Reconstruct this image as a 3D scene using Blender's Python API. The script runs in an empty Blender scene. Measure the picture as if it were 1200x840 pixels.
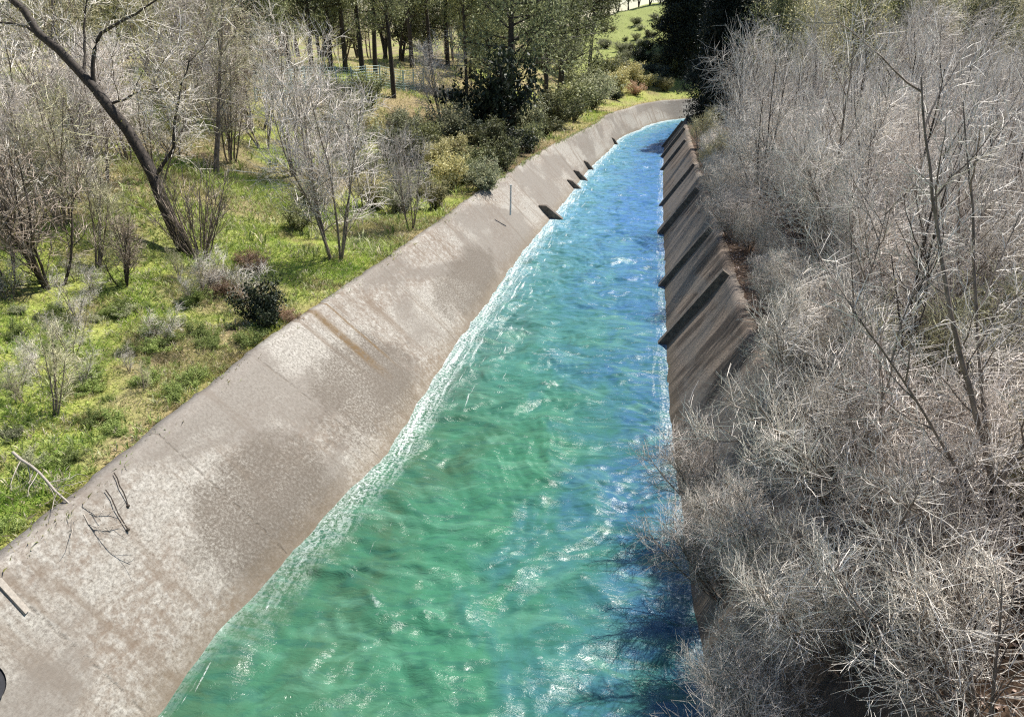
import bpy, math, numpy as np
from math import radians as R_
rng = np.random.default_rng(7)
scene = bpy.context.scene
C = scene.collection

# ------------------------------------------------------------------ camera, sky, sun, exposure
HC = 11.0                                   # bridge deck eye height above the water
HORIZON = 30.0
PITCH = math.atan((420 - HORIZON) / 900.0)
cam_d = bpy.data.cameras.new("camera"); cam = bpy.data.objects.new("camera", cam_d); C.objects.link(cam)
cam.location = (0, 0, HC); cam.rotation_euler = (math.pi / 2 - PITCH, 0, 0)
cam_d.sensor_width = 36; cam_d.lens = 27.0; cam_d.clip_start = 0.1; cam_d.clip_end = 6000
scene.camera = cam
SUN_AZ, SUN_EL = 45.0, 56.0                 # azimuth from the view direction towards the right
world = bpy.data.worlds.new("World"); scene.world = world; world.use_nodes = True
wn = world.node_tree; wn.nodes.clear()
wo = wn.nodes.new("ShaderNodeOutputWorld"); wb = wn.nodes.new("ShaderNodeBackground"); ws = wn.nodes.new("ShaderNodeTexSky")
ws.sky_type = 'NISHITA'; ws.sun_disc = False; ws.sun_elevation = R_(SUN_EL); ws.sun_rotation = R_(SUN_AZ)
ws.air_density = 1.0; ws.dust_density = 0.6; ws.ozone_density = 1.5
wb.inputs[1].default_value = 0.085
wn.links.new(ws.outputs[0], wb.inputs[0]); wn.links.new(wb.outputs[0], wo.inputs[0])
sd = bpy.data.lights.new("sun", 'SUN'); sd.energy = 5.0; sd.angle = R_(0.53); sd.color = (1, 0.95, 0.87)
so = bpy.data.objects.new("sun", sd); C.objects.link(so); so.location = (20, 20, 40)
so.rotation_euler = (R_(90 - SUN_EL), 0, R_(-SUN_AZ) + math.pi)
# a sun lamp shines along -Z; tilt it so that it comes from azimuth SUN_AZ (clockwise from +Y)
sv = np.array([math.sin(R_(SUN_AZ)) * math.cos(R_(SUN_EL)), math.cos(R_(SUN_AZ)) * math.cos(R_(SUN_EL)), math.sin(R_(SUN_EL))])
from mathutils import Vector
so.rotation_euler = Vector(sv).to_track_quat('Z', 'Y').to_euler()
scene.view_settings.view_transform = 'Standard'; scene.view_settings.look = 'None'
scene.view_settings.exposure = 0.85; scene.view_settings.gamma = 1.0; scene.view_settings.use_curve_mapping = False
scene.render.engine = 'CYCLES'
scene.cycles.filter_width = 1.2; scene.cycles.use_denoising = False; scene.cycles.sample_clamp_direct = 1.6; scene.cycles.sample_clamp_indirect = 2.0; scene.cycles.max_bounces = 6; scene.cycles.diffuse_bounces = 3; scene.cycles.glossy_bounces = 2
scene.cycles.transparent_max_bounces = 4; scene.cycles.caustics_reflective = False; scene.cycles.caustics_refractive = False

cP, sP = math.cos(PITCH), math.sin(PITCH)
def ray(px, py):
    a = (px - 600) / 900.0; b = (420 - py) / 900.0
    return np.array([a, cP + b * sP, -sP + b * cP])
def at_depth(px, py, dep): return np.array([0, 0, HC]) + ray(px, py) * dep
SL = 0.025                                   # the water falls away from the bridge
def unproj(px, py, h):
    d = ray(px, py); t = (h - HC) / (d[2] + SL * d[1]); return t * d[0], t * d[1]

# ------------------------------------------------------------------ helpers
def link(o, parent=None, label=None, cat=None, group=None, kind=None):
    C.objects.link(o)
    if parent is not None: o.parent = parent
    if label: o['label'] = label
    if cat: o['category'] = cat
    if group: o['group'] = group
    if kind: o['kind'] = kind
    return o
def empty(name, loc, rz=0, sc=1.0, **kw):
    o = bpy.data.objects.new(name, None); o.location = loc; o.rotation_euler = (0, 0, rz)
    o.scale = (sc,) * 3 if np.isscalar(sc) else sc
    o.empty_display_size = 0.3
    return link(o, **kw)
def mesh(name, V, F, mat, smooth=False, attrs=None, uv=None):
    V = np.asarray(V, np.float32).reshape(-1, 3); F = np.asarray(F, np.int32); k = F.shape[1]
    m = bpy.data.meshes.new(name); m.vertices.add(len(V)); m.vertices.foreach_set('co', V.ravel())
    m.loops.add(F.size); m.loops.foreach_set('vertex_index', F.ravel())
    m.polygons.add(len(F)); m.polygons.foreach_set('loop_start', np.arange(0, F.size, k, dtype=np.int32))
    m.polygons.foreach_set('loop_total', np.full(len(F), k, np.int32))
    m.update(calc_edges=True)
    m.polygons.foreach_set('use_smooth', np.full(len(F), smooth, bool))
    for n, d in (attrs or {}).items():
        d = np.asarray(d, np.float32)
        if d.ndim == 1:
            a = m.attributes.new(n, 'FLOAT', 'POINT'); a.data.foreach_set('value', d)
        else:
            a = m.attributes.new(n, 'FLOAT_COLOR', 'POINT')
            if d.shape[1] == 3: d = np.concatenate([d, np.ones((len(d), 1), np.float32)], 1)
            a.data.foreach_set('color', d.ravel())
    if uv is not None:
        l = m.uv_layers.new(name='UVMap'); l.data.foreach_set('uv', np.asarray(uv, np.float32)[F.ravel()].ravel())
    m.materials.append(mat)
    return m
def obj(name, m, parent=None, loc=None, **kw):
    o = bpy.data.objects.new(name, m)
    if loc is not None: o.location = loc
    return link(o, parent=parent, **kw)
def hashf(ix, iy, s):
    n = (ix.astype(np.int64) * 374761393 + iy.astype(np.int64) * 668265263 + s * 1442695041) & 0xffffffff
    n = ((n ^ (n >> 13)) * 1274126177) & 0xffffffff
    return ((n ^ (n >> 16)) & 0xffffff) / float(0xffffff)
def vnoise(x, y, s=0):
    ix = np.floor(x); iy = np.floor(y); fx = x - ix; fy = y - iy
    fx = fx * fx * (3 - 2 * fx); fy = fy * fy * (3 - 2 * fy)
    a = hashf(ix, iy, s); b = hashf(ix + 1, iy, s); c = hashf(ix, iy + 1, s); d = hashf(ix + 1, iy + 1, s)
    return (a * (1 - fx) + b * fx) * (1 - fy) + (c * (1 - fx) + d * fx) * fy
def fbm(x, y, o=4, s=0):
    r = 0; a = .5; t = 0
    for i in range(o):
        r = r + a * vnoise(x * 2 ** i + 17.3 * i, y * 2 ** i - 9.1 * i, s + i); t += a; a *= .5
    return r / t
def sstep(a, b, x):
    t = np.clip((x - a) / (b - a), 0, 1); return t * t * (3 - 2 * t)
def grid_faces(nu, nv):
    i = np.arange(nu - 1)[:, None] * nv + np.arange(nv - 1)[None]
    return np.stack([i, i + nv, i + nv + 1, i + 1], -1).reshape(-1, 4)

# ------------------------------------------------------------------ node helpers
class NT:
    def __init__(s, name):
        s.m = bpy.data.materials.new(name); s.m.use_nodes = True; s.t = s.m.node_tree; s.t.nodes.clear()
        s.out = s.t.nodes.new('ShaderNodeOutputMaterial'); s.b = s.t.nodes.new('ShaderNodeBsdfPrincipled')
        s.t.links.new(s.b.outputs[0], s.out.inputs[0])
    def n(s, t, **kw):
        x = s.t.nodes.new(t)
        for k, v in kw.items(): setattr(x, k, v)
        return x
    def l(s, a, b): s.t.links.new(a, b)
    def put(s, inp, v):
        if hasattr(v, 'is_output'): s.l(v, inp)
        else:
            inp.default_value = v if np.isscalar(v) or len(v) != 3 or inp.type != 'RGBA' else (*v, 1)
    def math(s, op, a, b=0.0, c=None, clamp=False):
        x = s.n('ShaderNodeMath', operation=op); x.use_clamp = clamp
        s.put(x.inputs[0], a); s.put(x.inputs[1], b)
        if c is not None: s.put(x.inputs[2], c)
        return x.outputs[0]
    def mix(s, f, a, b, mode='MIX'):
        x = s.n('ShaderNodeMix', data_type='RGBA', blend_type=mode)
        s.put(x.inputs[0], f); s.put(x.inputs[6], a); s.put(x.inputs[7], b); return x.outputs[2]
    def noise(s, vec, scale, detail=4, rough=.55, dist=0.0):
        x = s.n('ShaderNodeTexNoise'); x.inputs['Scale'].default_value = scale; x.inputs['Detail'].default_value = detail
        x.inputs['Roughness'].default_value = rough; x.inputs['Distortion'].default_value = dist
        if vec is not None: s.l(vec, x.inputs['Vector'])
        return x.outputs['Fac']
    def ramp(s, f, a, b):
        x = s.n('ShaderNodeMapRange'); s.put(x.inputs[0], f); x.inputs[1].default_value = a; x.inputs[2].default_value = b
        return x.outputs[0]
    def mapping(s, vec, sc=(1, 1, 1), rot=(0, 0, 0)):
        x = s.n('ShaderNodeMapping'); x.inputs['Scale'].default_value = sc; x.inputs['Rotation'].default_value = rot
        s.l(vec, x.inputs['Vector']); return x.outputs[0]
    def attr(s, name):
        return s.n('ShaderNodeAttribute', attribute_name=name)
    def bump(s, h, strength, dist):
        x = s.n('ShaderNodeBump'); x.inputs['Strength'].default_value = strength; x.inputs['Distance'].default_value = dist
        s.l(h, x.inputs['Height']); s.l(x.outputs[0], s.b.inputs['Normal'])
    def set(s, **kw):
        for k, v in kw.items(): s.put(s.b.inputs[k.replace('_', ' ')], v)
        return s.m

def bark_mat(name, c1, c2, scale=6, vary=.35):
    t = NT(name); co = t.n('ShaderNodeTexCoord').outputs['Object']; oi = t.n('ShaderNodeObjectInfo')
    n = t.noise(t.mapping(co, (1, 1, .35)), scale, 3)
    c = t.mix(t.ramp(n, .3, .7), c1, c2)
    k = t.math('MULTIPLY_ADD', oi.outputs['Random'], vary, 1 - vary / 2)
    c = t.mix(1.0, c, t.n('ShaderNodeCombineColor').outputs[0], 'MULTIPLY') if False else c
    hs = t.n('ShaderNodeHueSaturation'); t.l(c, hs.inputs['Color']); t.l(k, hs.inputs['Value'])
    return t.set(Base_Color=hs.outputs[0], Roughness=.75, Specular_IOR_Level=.3)
def twig_mat(name, c1, c2):
    t = NT(name); oi = t.n('ShaderNodeObjectInfo'); rn = t.attr('rnd').outputs['Fac']
    c = t.mix(t.math('POWER', rn, .8), c1, c2)
    hs = t.n('ShaderNodeHueSaturation'); t.l(c, hs.inputs['Color']); t.l(t.math('MULTIPLY_ADD', oi.outputs['Random'], .5, .72), hs.inputs['Value'])
    return t.set(Base_Color=hs.outputs[0], Roughness=.6, Specular_IOR_Level=.4)
def leaf_mat(name, c1, c2, trans=.25):
    t = NT(name); r = t.attr('rnd').outputs['Fac']
    oi = t.n('ShaderNodeObjectInfo')
    c = t.mix(r, c1, c2)
    hs = t.n('ShaderNodeHueSaturation'); t.l(c, hs.inputs['Color'])
    t.l(t.math('MULTIPLY_ADD', oi.outputs['Random'], .95, .5), hs.inputs['Value'])
    t.set(Base_Color=hs.outputs[0], Roughness=.55, Specular_IOR_Level=.25)
    tr = t.n('ShaderNodeBsdfTranslucent'); t.l(hs.outputs[0], tr.inputs[0])
    mx = t.n('ShaderNodeMixShader'); mx.inputs[0].default_value = trans
    t.l(t.b.outputs[0], mx.inputs[1]); t.l(tr.outputs[0], mx.inputs[2]); t.l(mx.outputs[0], t.out.inputs[0])
    return t.m

M = {}
M['bark_dark'] = bark_mat('dark_bark', (.022, .017, .013), (.075, .058, .044), 14)
M['bark_grey'] = bark_mat('grey_bark', (.09, .068, .05), (.27, .22, .18), 12)
M['twig_pale'] = twig_mat('pale_twigs', (.165, .14, .112), (.94, .87, .77))
M['twig_lilac'] = twig_mat('lilac_twigs', (.185, .155, .13), (.88, .80, .72))
M['twig_brown'] = twig_mat('brown_twigs', (.07, .05, .035), (.46, .37, .29))
M['twig_olive'] = twig_mat('olive_twigs', (.16, .14, .07), (.72, .68, .42))
M['catkin'] = leaf_mat('catkins', (.34, .31, .13), (.55, .50, .26))
M['catkin_pale'] = leaf_mat('pale_catkins', (.42, .38, .26), (.62, .57, .42))
M['leaf_olive'] = leaf_mat('olive_leaves', (.06, .07, .028), (.32, .33, .15), .25)
M['leaf_grey'] = leaf_mat('grey_green_leaves', (.15, .17, .09), (.44, .44, .28), .35)
M['leaf_dark'] = leaf_mat('dark_leaves', (.012, .02, .012), (.05, .065, .03), .1)
M['needle'] = leaf_mat('needles', (.075, .09, .04), (.37, .39, .19), .3)
M['needle_dark'] = leaf_mat('dark_needles', (.008, .013, .010), (.022, .03, .018), .04)
M['leaf_rust'] = leaf_mat('rusty_leaves', (.30, .17, .10), (.52, .38, .26))
M['leaf_fresh'] = leaf_mat('fresh_leaves', (.13, .19, .04), (.36, .42, .14), .35)

# ------------------------------------------------------------------ canal curves (metres)
Rpx = [(830, 840), (815, 700), (795, 580), (785, 500), (781, 400), (779, 300), (777, 250), (777, 200), (778, 168)]
Lpx = [(185, 840), (300, 700), (380, 615), (450, 545), (490, 480), (530, 415), (565, 368), (600, 315), (640, 265), (665, 235), (690, 200), (720, 172), (750, 153), (785, 141)]
Tpx = [(0, 670), (100, 590), (180, 520), (330, 397), (420, 335), (510, 270), (580, 215), (640, 175), (700, 145), (760, 125), (800, 117)]
LIP = 3.0
Rw = np.array([unproj(x, y, 0) for x, y in Rpx]); Lw = np.array([unproj(x, y, 0) for x, y in Lpx]); Tw = np.array([unproj(x, y, LIP) for x, y in Tpx])
def smooth_curve(P, n=500, passes=40):
    d = np.r_[0, np.cumsum(np.hypot(*np.diff(P, axis=0).T))]; s = np.linspace(0, d[-1], n)
    Q = np.stack([np.interp(s, d, P[:, 0]), np.interp(s, d, P[:, 1])], 1)
    for _ in range(passes): Q[1:-1] = .25 * Q[:-2] + .5 * Q[1:-1] + .25 * Q[2:]
    d = np.r_[0, np.cumsum(np.hypot(*np.diff(Q, axis=0).T))]; s = np.linspace(0, d[-1], n)
    return np.stack([np.interp(s, d, Q[:, 0]), np.interp(s, d, Q[:, 1])], 1), s
e = Rw[-1]
RC = np.vstack([[(1.0, -14), (2.2, -4), (3.0, 4)], Rw, e + [3.5, 9], e + [9, 19], e + [19, 30], e + [34, 39], e + [60, 47], e + [100, 52]])
RC, RS = smooth_curve(RC, 900, 300)
tan = np.gradient(RC, axis=0); tan /= np.hypot(*tan.T)[:, None]; LN = np.stack([-tan[:, 1], tan[:, 0]], 1)   # left normal
def s_of(p):
    i = np.argmin(((RC - p) ** 2).sum(1)); q = p - RC[i]; return RS[i] + q @ tan[i], q @ LN[i]
Lso = np.array([s_of(p) for p in Lw]); Tso = np.array([s_of(p) for p in Tw])
def offs(so, near, far):
    i = np.argsort(so[:, 0]); s = np.r_[0, so[i, 0], so[i, 0].max() + 40, RS[-1]]; o = np.r_[near, so[i, 1], far, far]
    v = np.interp(RS, s, o)
    k = 13; kk = np.ones(k) / k
    return np.convolve(np.r_[np.full(k // 2, v[0]), v, np.full(k // 2, v[-1])], kk, 'valid')
OL = offs(Lso, 9.8, 6.0); OT = offs(Tso, 12.2, 8.4)
OT = np.maximum(OT, OL + 1.7)
SLOPE_R = 2.1                                # run of the right bank
WZ = lambda y: -SL * np.clip(y, -20, 160)
def canal_xy(s, off):
    x = np.interp(s, RS, RC[:, 0]); y = np.interp(s, RS, RC[:, 1]); nx = np.interp(s, RS, LN[:, 0]); ny = np.interp(s, RS, LN[:, 1])
    return x + nx * off, y + ny * off
STEP_S = s_of(np.array(unproj(590, 250, 1.6)))[0]
print('canal', [(round(float(a), 1), round(float(b), 1)) for a, b in Lso], [(round(float(a), 1), round(float(b), 1)) for a, b in Tso], 'step', STEP_S)

# ------------------------------------------------------------------ ground heights
def canal_coords(x, y):
    """arc length and signed left offset of points, in chunks"""
    P = np.stack([x.ravel(), y.ravel()], 1); S = np.empty(len(P)); O = np.empty(len(P))
    K = RC[::3]; Kt = tan[::3]; Kn = LN[::3]; Ks = RS[::3]
    for a in range(0, len(P), 20000):
        q = P[a:a + 20000]
        d = (q[:, None, 0] - K[None, :, 0]) ** 2 + (q[:, None, 1] - K[None, :, 1]) ** 2
        i = d.argmin(1); v = q - K[i]
        S[a:a + 20000] = Ks[i] + np.clip((v * Kt[i]).sum(1), -1, 1)
        o = (v * Kn[i]).sum(1); O[a:a + 20000] = np.sign(o) * np.sqrt(d[np.arange(len(q)), i])
    return S.reshape(x.shape), O.reshape(x.shape)
def height(x, y):
    x = np.asarray(x, float); y = np.asarray(y, float); sh = x.shape; x = x.ravel(); y = y.ravel()
    s, o = canal_coords(x, y)
    w = WZ(y); lip = w + LIP; ol = np.interp(s, RS, OL); ot = np.interp(s, RS, OT)
    dl = o - ot; dr = -o - SLOPE_R
    rise = .06 * np.clip(dl, 0, 25) + 4.8 * sstep(2, 30, dl)
    rise = rise * (1 - .45 * sstep(60, 140, dl))
    bumps = (fbm(x / 7, y / 7, 3, 5) - .5) * 1.3 * sstep(.5, 7, np.maximum(dl, dr)) + (fbm(x / 1.5, y / 1.5, 3, 9) - .5) * .35 * sstep(.2, 2, np.maximum(dl, dr))
    zl = lip - .04 + rise + bumps
    # meadow hill beyond the bend, on the outer side
    hill = 12.5 * np.exp(-(((x - 52) / 42) ** 2 + ((y - 215) / 38) ** 2)) * sstep(8, 45, dl)
    zl = zl + hill
    zr = lip - .04 + bumps * .6 + .05 * np.clip(dr, 0, 60)
    z = np.where(dl > 0, zl, np.where(dr > 0, zr, 0))
    inside = (dl <= 0) & (dr <= 0)
    # under the concrete: follow the banks, lower
    t = np.clip((ot - o) / np.maximum(ot - ol, .5), 0, 3); zi_l = lip - t * LIP - .45 * np.minimum(1, (ot - o) / .3)
    u = np.clip((o + SLOPE_R) / SLOPE_R, 0, 3); zi_r = lip - u * LIP - .45 * np.minimum(1, (o + SLOPE_R) / .3)
    z = np.where(inside, np.maximum(np.maximum(zi_l, zi_r), w - 2.6), z)
    far = sstep(250, 700, np.hypot(x, y - 60)); z = z * (1 - far) + far * (-6)
    return z.reshape(sh)
def axis(lo, hi, a, b, h, g=1.09):
    core = list(np.arange(a, b + h, h)); l = []; x = a; s = h
    while x > lo: s *= g; x -= s; l.append(x)
    r = []; x = core[-1]; s = h
    while x < hi: s *= g; x += s; r.append(x)
    return np.array(l[::-1] + core + r)
gx = axis(-3000, 3000, -26, 22, .3, 1.045); gy = axis(-300, 5000, 2, 60, .3, 1.035)
GX, GY = np.meshgrid(gx, gy, indexing='ij'); GZ = height(GX, GY)
def hit(px, py):
    d = ray(px, py); t = np.concatenate([np.arange(8, 60, .15), np.arange(60, 300, .6)]); P = np.array([0, 0, HC]) + t[:, None] * d
    h = height(P[:, 0], P[:, 1]); k = np.argmax(P[:, 2] < h) if (P[:, 2] < h).any() else len(t) - 1
    p = P[k].copy(); p[2] = h[k]; return p, t[k]
def ground_color(x, y, s, o):
    ot = np.interp(s, RS, OT); dl = o - ot; dr = -o - SLOPE_R
    n1 = fbm(x / 5, y / 5, 4, 21); n2 = fbm(x / 1.2, y / 1.2, 3, 33); n3 = fbm(x / 14, y / 14, 3, 41)
    green = np.array([.20, .27, .065]); yel = np.array([.38, .42, .12]); straw = np.array([.33, .27, .18]); soil = np.array([.13, .10, .075]); litter = np.array([.07, .05, .038])
    c = green[None] + (yel - green)[None] * np.clip(n2 * 2 - .5, 0, 1)[:, None]
    f = sstep(.5, .66, n1); c = c + (straw - c) * f[:, None] * .8
    f = sstep(.42, .58, fbm(x / 3.1, y / 3.1, 4, 47)) * sstep(5, 13, dl) * .75; c = c + (np.array([.24, .19, .14]) - c) * f[:, None]
    f = sstep(.58, .72, n2) * .7; c = c + (soil - c) * f[:, None]
    far = sstep(45, 75, y) * sstep(150, 120, y) * (dl > 0)          # drier slope further along
    c = c + (np.array([.34, .29, .17]) - c) * (far * sstep(.35, .6, n3) * .8)[:, None]
    pine = np.exp(-(((x + 2) / 9) ** 2 + ((y - 62) / 11) ** 2)); c = c + (soil - c) * (np.clip(pine * 1.2, 0, .85))[:, None]
    mead = sstep(128, 150, y) * (dl > 12) * sstep(2, 14, x); c = c + (np.array([.27, .32, .12]) - c) * mead[:, None]
    edge = sstep(.9, .2, dl) * (dl > -.2); c = c + (np.array([.27, .19, .10]) - c) * (edge * .6)[:, None]
    r = (dr > -1)
    c = np.where(r[:, None], litter[None] * (0.7 + 1.1 * n2[:, None]), c)
    return c
ts, to = canal_coords(GX.ravel(), GY.ravel())
tc = ground_color(GX.ravel(), GY.ravel(), ts, to)
t = NT('earth_and_turf'); co = t.n('ShaderNodeTexCoord').outputs['Object']; a = t.attr('tint')
n = t.noise(co, 9, 5, .7); n2 = t.noise(co, 2.2, 4)
c = t.mix(t.ramp(n, .35, .7), (.55, .5, .45), (1.35, 1.3, 1.2)); c = t.mix(1.0, a.outputs['Color'], c, 'MULTIPLY')
t.bump(n, .8, .12); M['ground'] = t.set(Base_Color=c, Roughness=.95, Specular_IOR_Level=.1)
gm = mesh('ground', np.stack([GX, GY, GZ], -1), grid_faces(len(gx), len(gy)), M['ground'], True, {'tint': tc})
gr = obj('ground', gm, kind='structure', label='uneven grassy and leaf littered ground on both sides of the canal')

# ------------------------------------------------------------------ concrete banks
def concrete_mat(name, left=True):
    t = NT(name); uv = t.n('ShaderNodeUVMap').outputs[0]; sx = t.n('ShaderNodeSeparateXYZ'); t.l(uv, sx.inputs[0]); U, V = sx.outputs[0], sx.outputs[1]
    speck = t.noise(uv, 13, 5, .85); speck2 = t.noise(uv, 5, 5, .7); big = t.noise(t.mapping(uv, (.22, .45, 1)), 1, 5, .6)
    run = t.noise(t.mapping(uv, (1.6, .16, 1)), 1, 5, .65, .3)
    pale = (.385, .365, .325) if left else (.30, .235, .18); dark = (.085, .072, .06) if left else (.07, .055, .045)  # right tones are darker: that bank's shade is put into the colour
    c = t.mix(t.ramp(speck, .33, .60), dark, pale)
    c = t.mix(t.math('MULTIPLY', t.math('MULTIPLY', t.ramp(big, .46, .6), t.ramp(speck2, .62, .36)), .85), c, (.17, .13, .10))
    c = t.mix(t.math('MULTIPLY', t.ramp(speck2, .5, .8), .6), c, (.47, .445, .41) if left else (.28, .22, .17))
    c = t.mix(t.math('MULTIPLY', t.ramp(run, .53 if left else .44, .66 if left else .56), .7 if left else .85), c, (.15, .115, .085) if left else (.05, .038, .03))  # left: run-down stains; right: shadow bands painted as dark streaks
    c = t.mix(t.math('MULTIPLY', t.ramp(t.noise(t.mapping(uv, (.13, .3, 1), (0, 0, .3)), 1, 6, .62, .4), .47, .55), .7), c, (.165, .145, .125))
    if left:                                  # two broad rough weathered stains
        for (us, vs, ru, rv) in STAINS:
            q = t.math('ADD', t.math('POWER', t.math('DIVIDE', t.math('SUBTRACT', U, us), ru), 2.0), t.math('POWER', t.math('DIVIDE', t.math('SUBTRACT', V, vs), rv), 2.0))
            q = t.math('ADD', q, t.math('MULTIPLY', t.math('SUBTRACT', t.noise(uv, 1.1, 5, .7), .5), 2.6))
            c = t.mix(t.math('MULTIPLY', t.ramp(q, 1.15, .55), t.ramp(speck, .70, .42), clamp=True), c, (.115, .098, .08))
    # damp, algae-browned strip just above the water
    damp = t.math('MULTIPLY', t.ramp(t.math('ADD', V, t.math('MULTIPLY', speck2, .9)), 1.15, .55), .55)
    c = t.mix(damp, c, (.15, .115, .075))
    # joints between the poured panels
    j = t.math('ABSOLUTE', t.math('SUBTRACT', t.math('FRACT', t.math('DIVIDE', t.math('ADD', U, t.math('MULTIPLY', run, .12)), 4.6)), .5))
    jl = t.math('MULTIPLY', t.ramp(j, .488, .4985), t.ramp(speck2, .45, .6), clamp=True)
    c = t.mix(t.math('MULTIPLY', jl, .55), c, (.09, .07, .05))
    if left:
        for us, w in ((S_STAIN, .30), (S_STAIN + .75, .12)):
            g = t.ramp(t.math('ABSOLUTE', t.math('ADD', t.math('SUBTRACT', U, us), t.math('MULTIPLY', t.math('SUBTRACT', run, .5), .8))), w, w * .3)
            g = t.math('MULTIPLY', g, t.math('MULTIPLY', t.ramp(speck2, .3, .55), t.ramp(V, 1.0, 2.2)), clamp=True)
            c = t.mix(t.math('MULTIPLY', g, .9), c, (.13, .085, .04))
    h = t.math('SUBTRACT', t.math('ADD', t.math('MULTIPLY', speck, .5), t.math('MULTIPLY', speck2, .8)), t.math('MULTIPLY', jl, 1.0))
    t.bump(h, .6, .03)
    return t.set(Base_Color=c, Roughness=.9, Specular_IOR_Level=.2)
STAINS = []
for px_, py_, hz_, ru_, rv_ in ((290, 590, 1.0, 2.6, 1.5), (455, 455, 1.1, 3.4, 1.6), (560, 330, 1.0, 5.0, 1.2)):
    s_, o_ = s_of(np.array(unproj(px_, py_, hz_))); STAINS.append((s_, hz_ / 3 * 4.1, ru_, rv_))
S_STAIN = s_of(np.array(unproj(430, 410, 1.9)))[0]
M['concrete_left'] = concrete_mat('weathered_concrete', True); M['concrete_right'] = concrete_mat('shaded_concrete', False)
def bank(name, side, mat, label):
    S = np.concatenate([np.arange(0, 60, .2), np.arange(60, RS[-1] - 1, .5)]); prof = []
    T = np.r_[np.linspace(-.7, 1, 26)]
    ol = np.interp(S, RS, OL); ot = np.interp(S, RS, OT)
    rows = []
    for tt in T:
        if side > 0: off = ol + (ot - ol) * tt
        else: off = -SLOPE_R * tt
        x, y = canal_xy(S, off); w = WZ(y)
        n = (fbm(S / 1.3 + 3, np.full_like(S, tt * 3), 3, 61) - .5) * .06
        z = w + LIP * tt + n
        if side > 0: z = z + .13 * (S < STEP_S) * sstep(.0, .25, tt)
        rows.append((x, y, z, np.full_like(S, tt * 4.1)))
    jag = (fbm(S * 1.7, S * 0, 3, 77) - .5) * .22
    for extra, dz, v in ((.28, .01, 4.35), (.30, -.5, 4.9)):
        off = (ot + extra + jag) if side > 0 else -(SLOPE_R + extra + jag)
        x, y = canal_xy(S, off * np.ones_like(S)); rows.append((x, y, WZ(y) + LIP + dz + (.13 * (S < STEP_S) if side > 0 else 0), np.full_like(S, v)))
    A = np.array(rows)                       # rows, 4, S
    V = A[:, :3].transpose(2, 0, 1); uv = np.stack([np.broadcast_to(S[:, None], A.shape[::2][::-1] if False else (len(S), len(rows))), A[:, 3].T], -1).reshape(-1, 2)
    F = grid_faces(len(S), len(rows));
    if side < 0: F = F[:, ::-1]
    m = mesh(name, V, F, mat, True, uv=uv)
    return obj(name, m, label=label, cat='canal wall')
bank('concrete_bank', 1, M['concrete_left'], 'sunlit pale concrete slope on the grassy side of the canal')
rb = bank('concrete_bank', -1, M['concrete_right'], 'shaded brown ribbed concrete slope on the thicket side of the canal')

# ribs and fins
def box(c, ax, ay, az):
    """8 corners from half-axis vectors"""
    c, ax, ay, az = map(np.array, (c, ax, ay, az)); v = [c + i * ax + j * ay + k * az for i in (-1, 1) for j in (-1, 1) for k in (-1, 1)]
    f = [(0, 1, 3, 2), (4, 6, 7, 5), (0, 4, 5, 1), (2, 3, 7, 6), (0, 2, 6, 4), (1, 5, 7, 3)]; return np.array(v), np.array(f)
def frame_at(s):
    x, y = canal_xy(s, 0.0); tx = np.interp(s, RS, tan[:, 0]); ty = np.interp(s, RS, tan[:, 1]); return np.array([x, y]), np.array([tx, ty, -SL]), np.array([-ty, tx, 0])
def join(parts):
    V = []; F = []; n = 0
    for v, f in parts: V.append(v); F.append(f + n); n += len(v)
    return np.concatenate(V), np.concatenate(F)
t = NT('rib_concrete'); co = t.n('ShaderNodeTexCoord').outputs['Object']; n = t.noise(co, 5, 5, .7)
t.bump(n, .5, .03); M['rib'] = t.set(Base_Color=t.mix(t.ramp(n, .3, .7), (.05, .04, .033), (.17, .14, .11)), Roughness=.9)
ribs_s = [s_of(np.array(unproj(780, y, 0)))[0] for y in (402, 333, 272, 240, 217, 199, 184, 172)]
for k, s in enumerate(ribs_s):
    if k == 4: continue
    p, tv, ln = frame_at(s); w = WZ(p[1]); wid = (.28, .32, .5, .3, .35, .35, .4, .4)[k]; up = np.array([-ln[0] * SLOPE_R, -ln[1] * SLOPE_R, LIP]); L = np.linalg.norm(up); u = up / L
    nrm = np.cross(tv, -u); nrm /= np.linalg.norm(nrm); nrm = nrm if nrm[2] > 0 else -nrm
    base = np.array([p[0], p[1], w])
    v, f = box(base + u * (L * .5 - .35) + nrm * .06, tv * wid * (.6, .8, 1.1, .6, .7, .9, .7, .8)[k], u * (L * .5 + .35 - (k % 3) * .12), nrm * (.24, .20, .28, .17, .22, .19, .24, .2)[k])
    m = mesh('rib', v, f, M['rib']); r = bpy.data.objects.new('rib', m); link(r, parent=rb)
fins = [(645, 251, .55, .95), (678, 217, .4, .7), (684, 207, .42, .8), (692, 195, .38, .7), (721, 166, .35, .6)]
fl = ['dark concrete fin nearest the bridge where the pale slope meets the water', 'second dark concrete fin from the bridge on the sunlit slope', 'third concrete fin in the close cluster at the waterline', 'fourth concrete fin, farthest of the close cluster at the waterline', 'small dark fin standing alone at the far bend waterline']
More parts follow.
